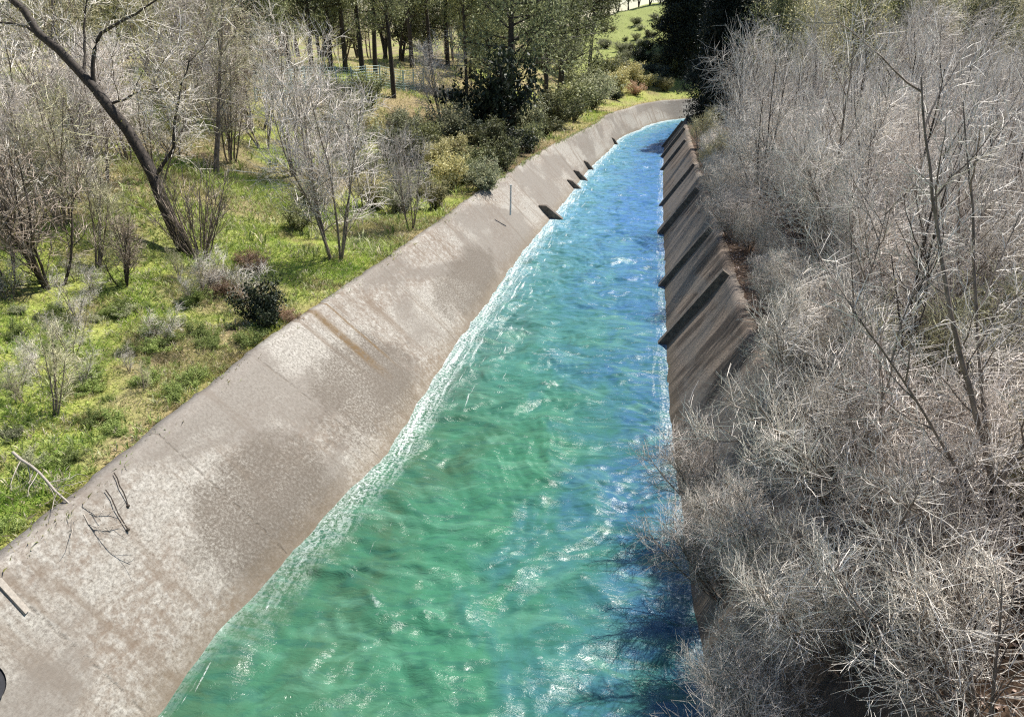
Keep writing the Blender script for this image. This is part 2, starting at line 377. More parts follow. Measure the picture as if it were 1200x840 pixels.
for (px, py, hh, ln_), lb in zip(fins, fl):
    s, o = s_of(np.array(unproj(px, py, .35))); p, tv, ln = frame_at(s); ol = np.interp(s, RS, OL); ot = np.interp(s, RS, OT)
    x, y = canal_xy(s, ol); w = WZ(y); run = ot - ol; up = np.array([ln[0] * run, ln[1] * run, LIP]); u = up / np.linalg.norm(up)
    nrm = np.cross(u, tv); nrm /= np.linalg.norm(nrm); nrm = nrm if nrm[2] > 0 else -nrm
    b = np.array([float(x), float(y), float(w)])
    a0 = b - u * .9 ; prof = [a0 - nrm * .3, a0 + nrm * (hh * 1.15), b + u * ln_ + nrm * hh * .75, b + u * (ln_ + .35) + nrm * hh * .15, b + u * (ln_ + .4) - nrm * .3]
    T_ = tv * .24; V = np.array([q - T_ for q in prof] + [q + T_ for q in prof]); n_ = len(prof)
    bm_f = [tuple(range(n_))[::-1], tuple(range(n_, 2 * n_))] + [(i, (i + 1) % n_, (i + 1) % n_ + n_, i + n_) for i in range(n_)]
    m = bpy.data.meshes.new('fin'); m.from_pydata(V.tolist(), [], bm_f); m.materials.append(M['rib'])
    obj('concrete_fin', m, label=lb, cat='concrete fin', group='fins along the left waterline')

# ------------------------------------------------------------------ water
S = [0.0]
while S[-1] < RS[-1] - 2: S.append(S[-1] + min(.5, max(.05, .0026 * max(0, S[-1] - 10))))
S = np.array(S); NU = 150; u = np.linspace(-.02, 1.06, NU)
ol = np.interp(S, RS, OL); off = u[None] * ol[:, None]; x, y = canal_xy(S[:, None], off)
hgt = np.zeros_like(x); SS = np.broadcast_to(S[:, None], x.shape)
r2 = np.random.default_rng(3)
wu = fbm(SS / 3, off / 3, 2, 90) * 3; wv = fbm(SS / 3 + 40, off / 3, 2, 95) * 3
for i in range(90):
    lam = .28 * (14 ** r2.random()); ang = r2.normal(0, .75) + r2.choice([-.6, .55]); k = 2 * math.pi / lam
    amp = .0056 * lam ** .72 * (0.6 + .8 * r2.random()); ph = r2.random() * 6.28
    A = 1.25 if ang < 0 else .8
    hgt += amp * np.sin(k * (math.cos(ang) * (SS + wu) + math.sin(ang) * (off + wv)) + ph) * (.35 + 1.3 * vnoise(SS / (lam * 3) + i * 7, off / (lam * 2), 200 + i))
crest = hgt.copy()
hgt *= .85 + .5 * sstep(.55, 1, u)[None]
hgt += .10 * sstep(.80, 1.0, u)[None] * (1 + .4 * np.sin(SS / 2.1)) - .02   # surge against the outer bank
hgt = hgt * (.25 + .75 * sstep(1.0, .86, u))[None] * (.4 + .6 * sstep(-.02, .1, u))[None] + .06 * sstep(.85, 1, u)[None]
V = np.stack([x, y, WZ(y) + hgt], -1); UVw = np.stack([SS, off], -1).reshape(-1, 2)
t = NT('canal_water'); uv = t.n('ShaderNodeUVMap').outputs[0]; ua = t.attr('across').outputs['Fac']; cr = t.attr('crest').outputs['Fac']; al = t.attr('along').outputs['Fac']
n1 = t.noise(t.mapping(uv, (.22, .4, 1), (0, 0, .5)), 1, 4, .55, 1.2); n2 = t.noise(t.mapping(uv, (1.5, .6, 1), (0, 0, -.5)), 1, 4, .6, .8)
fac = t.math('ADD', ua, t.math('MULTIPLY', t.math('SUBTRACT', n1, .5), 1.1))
near = t.mix(t.ramp(fac, .08, .5), (.036, .11, .19), (.042, .155, .09)); near = t.mix(t.ramp(fac, .62, .98), near, (.045, .10, .055))  # blue on the right is reflected sky put into the water colour
far = t.mix(t.ramp(fac, .25, .85), (.06, .16, .38), (.11, .26, .36))  # far blue likewise carries the sky reflection as base colour
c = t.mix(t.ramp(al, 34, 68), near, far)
n3 = t.noise(t.mapping(uv, (3.4, 1.1, 1), (0, 0, -.45)), 1, 4, .62, .7)
c = t.mix(t.math('MULTIPLY', t.ramp(n3, .52, .36), .65), c, (.022, .085, .065))  # dark troughs and pale highlights below paint the ripples' reflection contrast
c = t.mix(t.math('MULTIPLY', t.ramp(n2, .5, .7), .5), c, (.11, .27, .18))
c = t.mix(t.math('MULTIPLY', t.ramp(n2, .5, .3), .5), c, (.03, .13, .075))
# foam: surf against the left bank, streaks trailing off it, flecks on crests
ed = t.math('SUBTRACT', 1.0, ua)                           # 0 at the left edge
rotuv = t.mapping(uv, (.45, 5.5, 1), (0, 0, .20)); st = t.noise(rotuv, 1.0, 6, .7, .35); fl_ = t.noise(uv, 11, 4, .75, .4)
near_f = t.ramp(al, 44, 26)
streak = t.ramp(t.math('SUBTRACT', t.math('ADD', st, t.math('MULTIPLY', ed, -.42)), t.ramp(al, 34, 24)), .50, .56) if False else t.ramp(t.math('SUBTRACT', t.math('ADD', st, t.math('MULTIPLY', ed, -.42)), t.math('MULTIPLY_ADD', t.ramp(al, 40, 28), .085, .02)), .50, .56)
streak = t.math('MULTIPLY', t.math('MULTIPLY', streak, t.ramp(fl_, .36, .52)), .8)
edge = t.ramp(t.math('ADD', ed, t.math('ADD', t.math('MULTIPLY', fl_, .09), t.math('MULTIPLY', st, .10))), .118, .075)
edge = t.math('MULTIPLY', t.math('MULTIPLY', edge, t.ramp(fl_, .40, .56)), t.math('MULTIPLY_ADD', t.ramp(al, 24, 38), .4, .35))
foamf = t.math('MULTIPLY', t.math('MULTIPLY', t.ramp(t.math('ADD', cr, t.math('MULTIPLY', fl_, .10)), .17, .23), t.ramp(t.noise(uv, 3.5, 5, .75, 1.5), .5, .6)), .6)
fr = t.math('MULTIPLY', t.math('MULTIPLY', t.ramp(t.math('ADD', ua, t.math('MULTIPLY', t.math('SUBTRACT', st, .5), -.3)), .06, .0), t.ramp(fl_, .48, .6)), .7)
fsurf = t.math('MULTIPLY', t.math('MULTIPLY', t.ramp(ed, .11, .02), t.ramp(al, 24, 34)), t.ramp(t.math('ADD', fl_, t.math('MULTIPLY', st, .6)), .74, .92))
foam = t.math('MAXIMUM', t.math('MAXIMUM', streak, edge), t.math('MAXIMUM', t.math('MAXIMUM', foamf, fr), fsurf), clamp=True)
c = t.mix(foam, c, (.64, .69, .68))
t.b.inputs['Specular IOR Level'].default_value = .42
t.put(t.b.inputs['Roughness'], t.math('MULTIPLY_ADD', foam, .6, .20))
bn = t.math('ADD', t.math('MULTIPLY', t.noise(t.mapping(uv, (5.5, 2.2, 1), (0, 0, -.4)), 1, 5, .66, .6), 1.0), t.math('MULTIPLY', foam, .3))
t.bump(bn, .5, .10)
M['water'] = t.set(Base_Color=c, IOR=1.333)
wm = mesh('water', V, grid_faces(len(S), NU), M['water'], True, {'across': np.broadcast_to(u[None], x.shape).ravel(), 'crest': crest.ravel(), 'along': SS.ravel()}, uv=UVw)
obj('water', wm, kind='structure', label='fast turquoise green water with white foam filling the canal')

# ------------------------------------------------------------------ branch machinery (vectorised)
def unit(v): return v / np.maximum(np.linalg.norm(v, axis=-1, keepdims=True), 1e-9)
def grow(base, dirs, length, P, wander, trop, g):
    """polylines (N,P,3) from base points along dirs; trop bends them up (or down)"""
    N = len(base); out = np.empty((N, P, 3)); out[:, 0] = base; d = unit(dirs); step = (length / (P - 1))[:, None]
    for i in range(1, P):
        d = unit(d + g.normal(0, wander, (N, 3)) + np.array([0, 0, trop]))
        out[:, i] = out[:, i - 1] + d * step
    return out
def sprout(par, n, ang, t0, t1, g):
    """n children per parent polyline -> bases, directions, parameter"""
    N, P, _ = par.shape; t = t0 + (t1 - t0) * (np.arange(n)[None] + g.random((N, n))) / n; f = t * (P - 1); i = np.minimum(f.astype(int), P - 2); w = (f - i)[..., None]
    r = np.arange(N)[:, None]; a = par[r, i]; b = par[r, i + 1]; base = a * (1 - w) + b * w; d = unit(b - a)
    rnd = g.normal(size=(N, n, 3)); perp = unit(rnd - (rnd * d).sum(-1, keepdims=True) * d); aa = ang * (.7 + .6 * g.random((N, n, 1)))
    return base.reshape(-1, 3), (d * np.cos(aa) + perp * np.sin(aa)).reshape(-1, 3), t.reshape(-1)
def tubes(pl, r0, r1, k):
    """pl (N,P,3), radii at ends -> verts, quads"""
    N, P, _ = pl.shape
    if N == 0: return np.zeros((0, 3)), np.zeros((0, 4), int)
    d = np.gradient(pl, axis=1); d = unit(d); ref = np.where(np.abs(d[..., 2:3]) > .9, np.array([1., 0, 0]), np.array([0, 0, 1.])); a = unit(np.cross(d, ref)); b = np.cross(d, a)
    r = (np.asarray(r0).reshape(-1, 1) * (1 - np.linspace(0, 1, P))[None] + np.asarray(r1).reshape(-1, 1) * np.linspace(0, 1, P)[None]) * np.ones((N, 1))
    th = np.arange(k) / k * 2 * math.pi
    V = pl[:, :, None] + r[:, :, None, None] * (a[:, :, None] * np.cos(th)[None, None, :, None] + b[:, :, None] * np.sin(th)[None, None, :, None])
    base = (np.arange(N)[:, None, None] * P + np.arange(P - 1)[None, :, None]) * k; j = np.arange(k)[None, None]; j2 = (j + 1) % k
    F = np.stack([base + j, base + j2, base + k + j2, base + k + j], -1).reshape(-1, 4); return V.reshape(-1, 3), F
def leaves(P0, n, spread, size, g, flat=0.0, aspect=2.0):
    """n diamond leaves round each point"""
    N = len(P0) * n; c = np.repeat(P0, n, 0) + g.normal(0, spread, (N, 3)); a = unit(g.normal(size=(N, 3))); b = unit(np.cross(a, g.normal(size=(N, 3)) + [0, 0, flat]))
    s = (size * (.6 + .8 * g.random(N)))[:, None]; V = np.stack([c - a * s, c + b * s / aspect, c + a * s, c - b * s / aspect], 1).reshape(-1, 3)
    F = np.arange(N * 4).reshape(-1, 4); rn = np.repeat(g.random(N), 4); return V, F, rn
def bare_proto(seed, h, stems, spread, n1, n2, n3, mats, thick=1.0, lean=(0, 0), trop=.06, cat=None, angs=(.75, .85, .8), tr=.0045, wander=.13, L2=.2, L3=.085):
    g = np.random.default_rng(seed)
    if stems == 1: b0 = np.zeros((1, 3)); d0 = np.array([[lean[0] + g.normal(0, .05), lean[1] + g.normal(0, .05), 1]])
    else:
        th = g.random(stems) * 6.28; q = spread * (.25 + .9 * g.random(stems)); b0 = np.stack([np.cos(th), np.sin(th), th * 0 - .02], 1) * np.array([.18, .18, 1]); b0[:, 2] = -.25
        d0 = np.stack([np.cos(th) * q + lean[0], np.sin(th) * q + lean[1], np.ones(stems)], 1)
    L0 = h * (.7 + .35 * g.random(len(b0))); L0[0] = h
    A = grow(b0, d0, L0 * 1.05, 9, wander * .6, trop * .5, g)
    rs = (.010 * h + .008) * thick
    p1, dd1, t1 = sprout(A, n1, angs[0], .18, .97, g); B = grow(p1, dd1, h * .42 * (1 - .55 * t1) * (.6 + .7 * g.random(len(t1))), 7, wander, trop, g)
    p2, dd2, t2 = sprout(B, n2, angs[1], .12, .98, g); D = grow(p2, dd2, h * L2 * (1 - .4 * t2) * (.5 + .8 * g.random(len(t2))), 5, wander * 1.3, trop, g)
    p3, dd3, t3 = sprout(D, n3, angs[2], .1, 1., g); E_ = grow(p3, dd3, h * L3 * (.5 + .9 * g.random(len(t3))), 3, wander * 1.6, trop, g)
    v1 = join([tubes(A, rs, rs * .22, 7), tubes(B[::1], rs * .38 * (1 - .5 * t1), .006 * thick, 4)])
    v2 = join([tubes(D, tr * 1.7 * thick, tr * thick, 3), tubes(E_, tr * thick, tr * .6 * thick, 3)])
    out = [('trunk', mesh('trunk', v1[0], v1[1], mats[0], True)), ('crown', mesh('crown', v2[0], v2[1], mats[1], False, {'rnd': np.concatenate([np.repeat(g.random(len(D)), 15), np.repeat(g.random(len(E_)), 9)])}))]
    if cat:
        ends = E_[:, -1][g.random(len(E_)) < cat[1]]; V, F, rn = leaves(ends, cat[2], cat[4], cat[3], g)
        out.append(('foliage', mesh('foliage', V, F, cat[0], False, {'rnd': rn})))
    return out
def plant(name, proto, loc, rz, sc, label, cat, group=None):
    e_ = empty(name, loc, rz, sc, label=label, cat=cat, group=group)
    for n, m in proto: obj(n, m, parent=e_)
    return e_

pale = (M['bark_grey'], M['twig_pale']); lil = (M['bark_grey'], M['twig_lilac']); oli = (M['bark_grey'], M['twig_olive']); bro = (M['bark_dark'], M['twig_brown'])
PR = {}
PR['thick'] = [bare_proto(100 + i, 6.0, 6 + i % 3, .40, 12, 9, 5, [pale, pale, lil, pale][i % 4], trop=.045, tr=.0046, L2=.22, L3=.105, wander=.07) for i in range(5)]
PR['tangle'] = [bare_proto(120 + i, 3.6, 10, .6, 10, 8, 5, [pale, lil, pale][i], trop=.03, tr=.0046, wander=.11, L2=.27, L3=.11) for i in range(3)]
PR['hang'] = [bare_proto(130 + i, 3.6, 10, .5, 9, 7, 4, [pale, lil, pale][i], trop=.035, tr=.0044, wander=.07, lean=(.75, 0), L2=.27, L3=.11) for i in range(3)]
PR['pole'] = [bare_proto(190 + i, 6.5, 1 + i % 2, .12, 12, 6, 3, (M['bark_dark'] if i else M['bark_grey'], M['twig_pale']), thick=.8, trop=.09, tr=.005, wander=.05, angs=(.5, .55, .6)) for i in range(3)]
PR['olive'] = [bare_proto(140, 4.6, 8, .5, 11, 9, 4, oli, tr=.007, cat=(M['catkin'], .4, 1, .03, .03, 0))]
PR['grey'] = [bare_proto(150 + i, 5.0, 6 + i % 2, .32, 10, 8, 5, lil if i == 1 else pale, tr=.0062, thick=.75, wander=.10, trop=.07) for i in range(3)]
PR['thin'] = [bare_proto(155 + i, 5.0, 4, .35, 8, 7, 4, (pale, oli, pale)[i], tr=.0055, wander=.11, trop=.06, cat=(M['catkin_pale'], .35, 1, .035, .03, 0)) for i in range(3)]
PR['brown'] = [bare_proto(160, 3.6, 9, .38, 9, 6, 3, bro, tr=.006, trop=.1)]
PR['pale_tree'] = [bare_proto(170 + i, 8.0, 2, .25, 12, 9, 5, (M['bark_grey'], M['twig_olive']), tr=.0062, cat=(M['catkin'] if i else M['catkin_pale'], .6, 3, .055, .09, 0)) for i in range(2)]
PR['shoots'] = [bare_proto(180, 3.4, 22, .75, 4, 3, 1, (M['bark_grey'], M['twig_brown']), thick=.8, trop=.03, tr=.009, wander=.06, angs=(.4, .5, .5))]

# ------------------------------------------------------------------ thicket on the right bank
r = np.random.default_rng(11); used = []
def free(x, y, d):
    for a, b, c in used:
        if (a - x) ** 2 + (b - y) ** 2 < (.5 * (c + d)) ** 2: return False
    used.append((x, y, d)); return True
big_xy = at_depth(1150, 640, 11.5)[:2]
used.append((big_xy[0], big_xy[1], 1.0))
cnt = 0
def thicket(y0, y1, d0, d1, n, gap, kinds, smin, smax, label, group, name='bare_shrub', cat='shrub', dcap=None):
    global cnt
    for _ in range(n):
        s = y0 + (y1 - y0) * r.random(); d = d0 + (d1 - d0) * r.random() ** .9; xx, yy = canal_xy(s, -(SLOPE_R + d)); xx = float(xx); yy = float(yy)
        q = at = None
        dep = yy * cP + (HC - 3) * sP
        if dep < 3 or xx / dep > .95 or xx / dep < -.2: continue
        if 88 < s < 128 and d < 12: continue
        if not free(xx, yy, gap * (1 + s / 120)): continue
        k = kinds[r.integers(len(kinds))]; pr = PR[k][r.integers(len(PR[k]))]; z = float(height(np.array([xx]), np.array([yy]))[0])
        sc = smin + (smax - smin) * r.random(); cnt += 1
        plant(name, pr, (xx, yy, z), r.random() * 6.28, (sc, sc, sc * (.9 + .25 * r.random())), label, cat, group)
# low tangle hanging over the coping
S52 = s_of(np.array(unproj(794, 585, 0)))[0]
for k in range(58):                          # rooted in the cracked near part of the slope, leaning to the water
    s_ = 6 + (S52 - 1.5 - 6) * r.random() if k < 58 else S52 + 1 + 2 * r.random(); tt = .12 + .83 * r.random() if k < 58 else .8 + .15 * r.random()
    x_, y_ = canal_xy(s_, -SLOPE_R * tt); x_ = float(x_); y_ = float(y_)
    if y_ < 4 or not free(x_, y_, .85): continue
    ln = frame_at(s_)[2]; sc = .45 + .25 * r.random()
    plant('bare_shrub', PR['hang'][int(r.integers(5)) % 3 if r.random() < .8 else 0], (x_, y_, float(WZ(y_)) + LIP * tt - .05), math.atan2(ln[1], ln[0]) + r.normal(0, .5), sc, 'leafless shrub rooted on the shaded concrete slope, leaning out towards the water', 'shrub', 'shrubs leaning from the shaded slope over the water')
thicket(8, S52 + 2, .05, 1.2, 90, .95, ['hang', 'tangle'], .7, 1.0, 'low tangled leafless shrub hanging over the edge of the shaded concrete slope', 'tangled shrubs along the thicket side coping')
thicket(S52 + 2, S52 + 16, .9, 2.0, 50, .9, ['tangle'], .32, .45, 'low tangled leafless shrub hanging over the edge of the shaded concrete slope', 'tangled shrubs along the thicket side coping')
thicket(S52 + 14, 86, .5, 1.8, 110, 1.2, ['tangle', 'tangle', 'olive'], .42, .65, 'low tangled leafless shrub hanging over the edge of the shaded concrete slope', 'tangled shrubs along the thicket side coping')
thicket(9, S52 + 2, .9, 14, 900, 1.3, ['thick', 'thick', 'thick', 'tangle', 'tangle', 'olive'], .62, .98, 'pale grey leafless shrub packed in the thicket on the right bank', 'shrubs of the bare thicket on the right bank')
thicket(S52 + 2, 64, 1.35, 20, 1000, 1.4, ['thick', 'thick', 'thick', 'thick', 'tangle', 'olive'], .72, 1.05, 'pale grey leafless shrub packed in the thicket on the right bank', 'shrubs of the bare thicket on the right bank')
for _ in range(75):
    s_ = 14 + 56 * r.random(); d_ = 1.8 + 15 * r.random(); x_, y_ = canal_xy(s_, -(SLOPE_R + d_)); x_ = float(x_); y_ = float(y_)
    if y_ < 6 or x_ / (y_ * cP + 3) > .8: continue
    plant('bare_sapling', PR['pole'][int(r.integers(3))], (x_, y_, float(height(np.array([x_]), np.array([y_]))[0])), r.random() * 6.28, .85 + .35 * r.random(), 'tall thin upright leafless sapling rising out of the right bank thicket', 'sapling', 'upright saplings in the right bank thicket')
thicket(60, 135, .8, 75, 420, 3.4, ['thick', 'thick', 'pale_tree'], 1.1, 1.7, 'leafless grey tree standing far back in the thicket on the right bank', 'far trees of the bare thicket on the right bank', 'bare_tree', 'tree')
thicket(40, 62, 18, 60, 160, 3.2, ['thick', 'thick', 'olive'], 1.1, 1.5, 'leafless grey tree standing far back in the thicket on the right bank', 'far trees of the bare thicket on the right bank', 'bare_tree', 'tree')
print('thicket', cnt)

# the near tree with the forked dark trunk
def skel_tree(name, limbs, mats, label, seed, n2=9, n3=8, n4=5, cat=None, tr=.0045, l1=1.4, l2=.55, l3=.22):
    g = np.random.default_rng(seed); base = np.array(limbs[0][0][0]); base[2] = height(base[:1], base[1:2])[0] - .2
    e_ = empty(name, base, label=label, cat='tree'); big = []; Ls = []
    for pts, r0, r1 in limbs:
        pts = np.array(pts); d = np.r_[0, np.cumsum(np.linalg.norm(np.diff(pts, axis=0), axis=1))]; s = np.linspace(0, d[-1], 16)
        p = np.stack([np.interp(s, d, pts[:, i]) for i in range(3)], 1)
        for _ in range(3): p[1:-1] = .25 * p[:-2] + .5 * p[1:-1] + .25 * p[2:]
        p = p + np.r_[np.zeros((1, 3)), g.normal(0, r0 * .22, (15, 3))]
        p = p - base; big.append(tubes(p[None], r0, r1, 9)); Ls.append(p)
    A = np.array(Ls[1:] if len(Ls) > 1 else Ls)
    p1, dd, t1 = sprout(A, n2, .8, .15, 1., g); B = grow(p1, dd, l1 * (.4 + .9 * g.random(len(t1))), 7, .14, .06, g)
    p2, dd, t2 = sprout(B, n3, .8, .1, 1., g); D = grow(p2, dd, l2 * (.5 + .8 * g.random(len(t2))), 5, .16, .05, g)
    p3, dd, t3 = sprout(D, n4, .8, .1, 1., g); E_ = grow(p3, dd, l3 * (.5 + .8 * g.random(len(t3))), 3, .2, .03, g)
    v, f = join(big); obj('trunk', mesh('trunk', v, f, mats[0], True), parent=e_)
    v, f = tubes(B, .016, .005, 4); obj('branches', mesh('branches', v, f, mats[0], True), parent=e_)
    v, f = join([tubes(D, tr * 1.5, tr, 3), tubes(E_, tr, tr * .6, 3)]); obj('crown', mesh('crown', v, f, mats[1], False, {'rnd': np.concatenate([np.repeat(g.random(len(D)), 15), np.repeat(g.random(len(E_)), 9)])}), parent=e_)
    if cat:
        V, F, rn = leaves(E_[:, -1], cat[1], cat[3], cat[2], g); obj('foliage', mesh('foliage', V, F, cat[0], False, {'rnd': rn}), parent=e_)
    return e_
def P(px, py, dep): return tuple(at_depth(px, py, dep))
b = at_depth(1140, 760, 12.0); bx, by = b[0], b[1]
skel_tree('forked_tree', [
    ([(bx + .05, by - .1, 2.4), P(1138, 790, 11.9), P(1146, 700, 11.6), P(1150, 640, 11.4), P(1166, 575, 11.2)], .085, .055),
    ([P(1166, 575, 11.2), P(1150, 500, 11.0), P(1122, 410, 10.8), P(1102, 300, 10.6), P(1088, 190, 10.4), P(1080, 90, 10.2)], .048, .012),
    ([P(1166, 575, 11.2), P(1152, 470, 11.3), P(1142, 360, 11.4), P(1140, 250, 11.3), P(1128, 120, 11.2)], .04, .01),
    ([P(1150, 640, 11.4), P(1128, 560, 11.0), P(1075, 470, 10.6), P(1035, 410, 10.3), P(1008, 375, 10.0)], .026, .012),
    ([P(1166, 575, 11.2), P(1185, 540, 11.0), P(1215, 500, 10.8), P(1260, 440, 10.5)], .04, .015),
    ([P(1150, 680, 11.5), P(1120, 640, 11.0), P(1090, 610, 10.6), P(1070, 590, 10.3)], .02, .01),
    ([P(1138, 800, 11.9), P(1122, 780, 11.5), P(1095, 745, 11.2), P(1062, 700, 10.9), P(1040, 655, 10.7), P(1046, 615, 10.5), P(1070, 590, 10.3)], .03, .012),
], (M['bark_grey'], M['twig_pale']), 'tall leafless tree with a forked trunk rising nearest on the right bank', 5)
# slim stems among the thicket
stems_l = [((1000, 640), (1001, 360), (995, 250)), ((1092, 610), (1060, 420), (1045, 300)), ((1062, 740), (1010, 560), (985, 430)), ((1030, 330), (1008, 190), (1000, 100)), ((955, 300), (950, 190), (945, 110))]
for k, (a_, b_, c_) in enumerate(stems_l):
    dep = (15, 14, 13, 24, 30)[k]
    lo = at_depth(*a_, dep); base = (lo[0], lo[1], float(height(lo[:1], lo[1:2])[0]) - .2)
    skel_tree('slender_tree', [([base, at_depth(*a_, dep), at_depth(*b_, dep * .97), at_depth(*c_, dep * .95)], .03 + .001 * dep, .008),
                               ([at_depth(*b_, dep * .97), at_depth(b_[0] + 25, (b_[1] + c_[1]) / 2, dep * .95), at_depth(c_[0] + 45, c_[1] - 10, dep * .94)], .018, .006)],
              (M['bark_dark'] if k % 2 else M['bark_grey'], M['twig_pale']),
              ['slender dark grey upright stem in the middle of the right bank thicket', 'thin dark leaning stem just left of the forked tree', 'thin stem leaning towards the water in front of the thicket',
               'thin distant upright stem near the top of the thicket', 'thin distant stem near the water side edge of the thicket'][k], 60 + k, 7, 6, 4, tr=.005)

# ------------------------------------------------------------------ leaning tree on the left bank
base, dep0 = hit(228, 300); DD = dep0
print('leaning base', base, dep0)
Q = lambda px, py, f=1.0: tuple(at_depth(px, py, DD * f))
skel_tree('leaning_tree', [
    ([tuple(base - [0, 0, .3]), Q(225, 292), Q(205, 265), Q(180, 212, .995), Q(158, 168, .99), Q(130, 122, .985), Q(98, 85, .98), Q(55, 48, .975), Q(15, 5, .97), Q(-30, -60, .96)], .27, .11),
    ([Q(180, 212, .995), Q(188, 195, .99), Q(205, 176, .985), Q(203, 150, .98), Q(210, 110, .97), Q(222, 70, .96)], .075, .025),
    ([Q(110, 97, .98), Q(108, 70, .975), Q(112, 45, .97), Q(130, 30, .965), Q(165, 14, .96), Q(190, -5, .95)], .085, .025),
    ([Q(98, 85, .98), Q(100, 55, .99), Q(98, 25, .99), Q(104, -20, .98)], .06, .02),
    ([Q(55, 48, .975), Q(30, 30, .98), Q(5, 28, .99), Q(-40, 15, 1.0)], .07, .02),
    ([Q(130, 122, .985), Q(145, 118, .98), Q(160, 108, .97), Q(185, 104, .96)], .05, .015),
], (M['bark_dark'], M['twig_pale']), 'big dark trunked tree leaning far over to the left on the green bank', 8, 7, 8, 5, cat=(M['catkin'], 2, .045, .05), tr=.0055, l1=2.4, l2=1.1, l3=.45)
plant('coppice_shoots', PR['shoots'][0], base + [.3, -.1, -.05], .3, 1.0, 'fan of thin brown shoots rising from the foot of the leaning tree', 'shrub')

# ------------------------------------------------------------------ left bank shrubs: px base, py base, height px
def put(kind, i, px, py, hpx, label, name='bare_shrub', cat='shrub', group=None, ph=None, wide=1.0):
    p, t_ = hit(px, py); m_h = hpx / 900.0 * t_ / cP; h0 = ph or {'grey': 5, 'thin': 5, 'brown': 3.6, 'pale_tree': 8, 'thick': 6, 'tangle': 3.6, 'olive': 4.6, 'bush': 1.0, 'broom': 1.2, 'pine': 10, 'oak': 8}[kind]
    sc = m_h / h0; pr = PR[kind][i % len(PR[kind])]
    return plant(name, pr, p - [0, 0, .05], (px * 1.7 + py) % 6.28, (sc * wide, sc * wide, sc), label, cat, group)
# leafy clump prototypes
def clump_proto(seed, h, w, mat, n=900, size=.03, bark=None, stems=14):
    g = np.random.default_rng(seed); th = g.random(stems) * 6.28; q = .9 * g.random(stems) * w / h
    A = grow(np.stack([np.cos(th) * .08, np.sin(th) * .08, th * 0 - .05], 1), np.stack([np.cos(th) * q, np.sin(th) * q, th * 0 + 1], 1), h * (.6 + .45 * g.random(stems)), 6, .12, .02, g)
    p1, dd, t1 = sprout(A, 9, .6, .15, 1., g); B = grow(p1, dd, h * .32 * (.5 + .7 * g.random(len(t1))), 4, .15, .05, g)
    v, f = join([tubes(A, .018 * h, .006 * h, 4), tubes(B, .006 * h, .003 * h, 3)])
    pts = B[:, 1:].reshape(-1, 3); pts = pts[g.random(len(pts)) < n / len(pts) / 3] if n < len(pts) * 3 else pts
    V, F, rn = leaves(pts, 12, .055 * h, size * h, g)
    return [('trunk', mesh('stems', v, f, bark or M['bark_dark'], True)), ('foliage', mesh('foliage', V, F, mat, False, {'rnd': rn}))]
PR['bush'] = [clump_proto(200, 1.0, .9, M['leaf_grey'], 1400), clump_proto(201, 1.0, .8, M['leaf_olive'], 1400), clump_proto(202, 1.0, .9, M['leaf_dark'], 1600, .035), clump_proto(203, 1., .9, M['leaf_rust'], 900), clump_proto(204, 1., .9, M['catkin'], 1200), clump_proto(205, 1., 1., M['leaf_fresh'], 1400)]
def conifer_proto(seed, h, mat, bark, clear=.25, wid=.24, dense=1.0, size=.13, r=.018):
    g = np.random.default_rng(seed); A = grow(np.zeros((1, 3)) - [0, 0, .3], np.array([[.02, 0, 1.]]), np.array([h]), 14, .025, .03, g)
    n1 = int(46 * dense); p1, dd, t1 = sprout(A, n1, 1.25, clear, .99, g); prof = (1 - (t1 - clear) / (1 - clear)) ** .6 * (.55 + .6 * g.random(len(t1)))
    B = grow(p1, dd, h * wid * prof + .3, 6, .09, .035, g); p2, d2, t2 = sprout(B, 9, .9, .2, 1., g); D = grow(p2, d2, h * .055 * (.5 + g.random(len(t2))), 3, .12, .04, g)
    p3 = np.concatenate([D[:, 1], D[:, 2], B[:, -1]]); V, F, rn = leaves(p3, 15, .024 * h, size * .66, g, aspect=3.0)
    v0, f0 = tubes(A, r * h, r * h * .25, 9); v1, f1 = join([tubes(B, .0045 * h, .0015 * h, 4), tubes(D, .0015 * h, .0008 * h, 3)])
    return [('trunk', mesh('trunk', v0, f0, bark, True)), ('branches', mesh('branches', v1, f1, bark, True)), ('foliage', mesh('foliage', V, F, mat, False, {'rnd': rn}))]
PR['pine'] = [conifer_proto(300, 10, M['needle'], M['bark_dark'], .38, .19, .8), conifer_proto(301, 10, M['needle'], M['bark_dark'], .22, .25, 1.1, .12), conifer_proto(302, 10, M['leaf_olive'], M['bark_dark'], .42, .19, .7)]
PR['dark_conifer'] = [conifer_proto(310, 12, M['needle_dark'], M['bark_dark'], .05, .3, 2.6, .2, .014)]
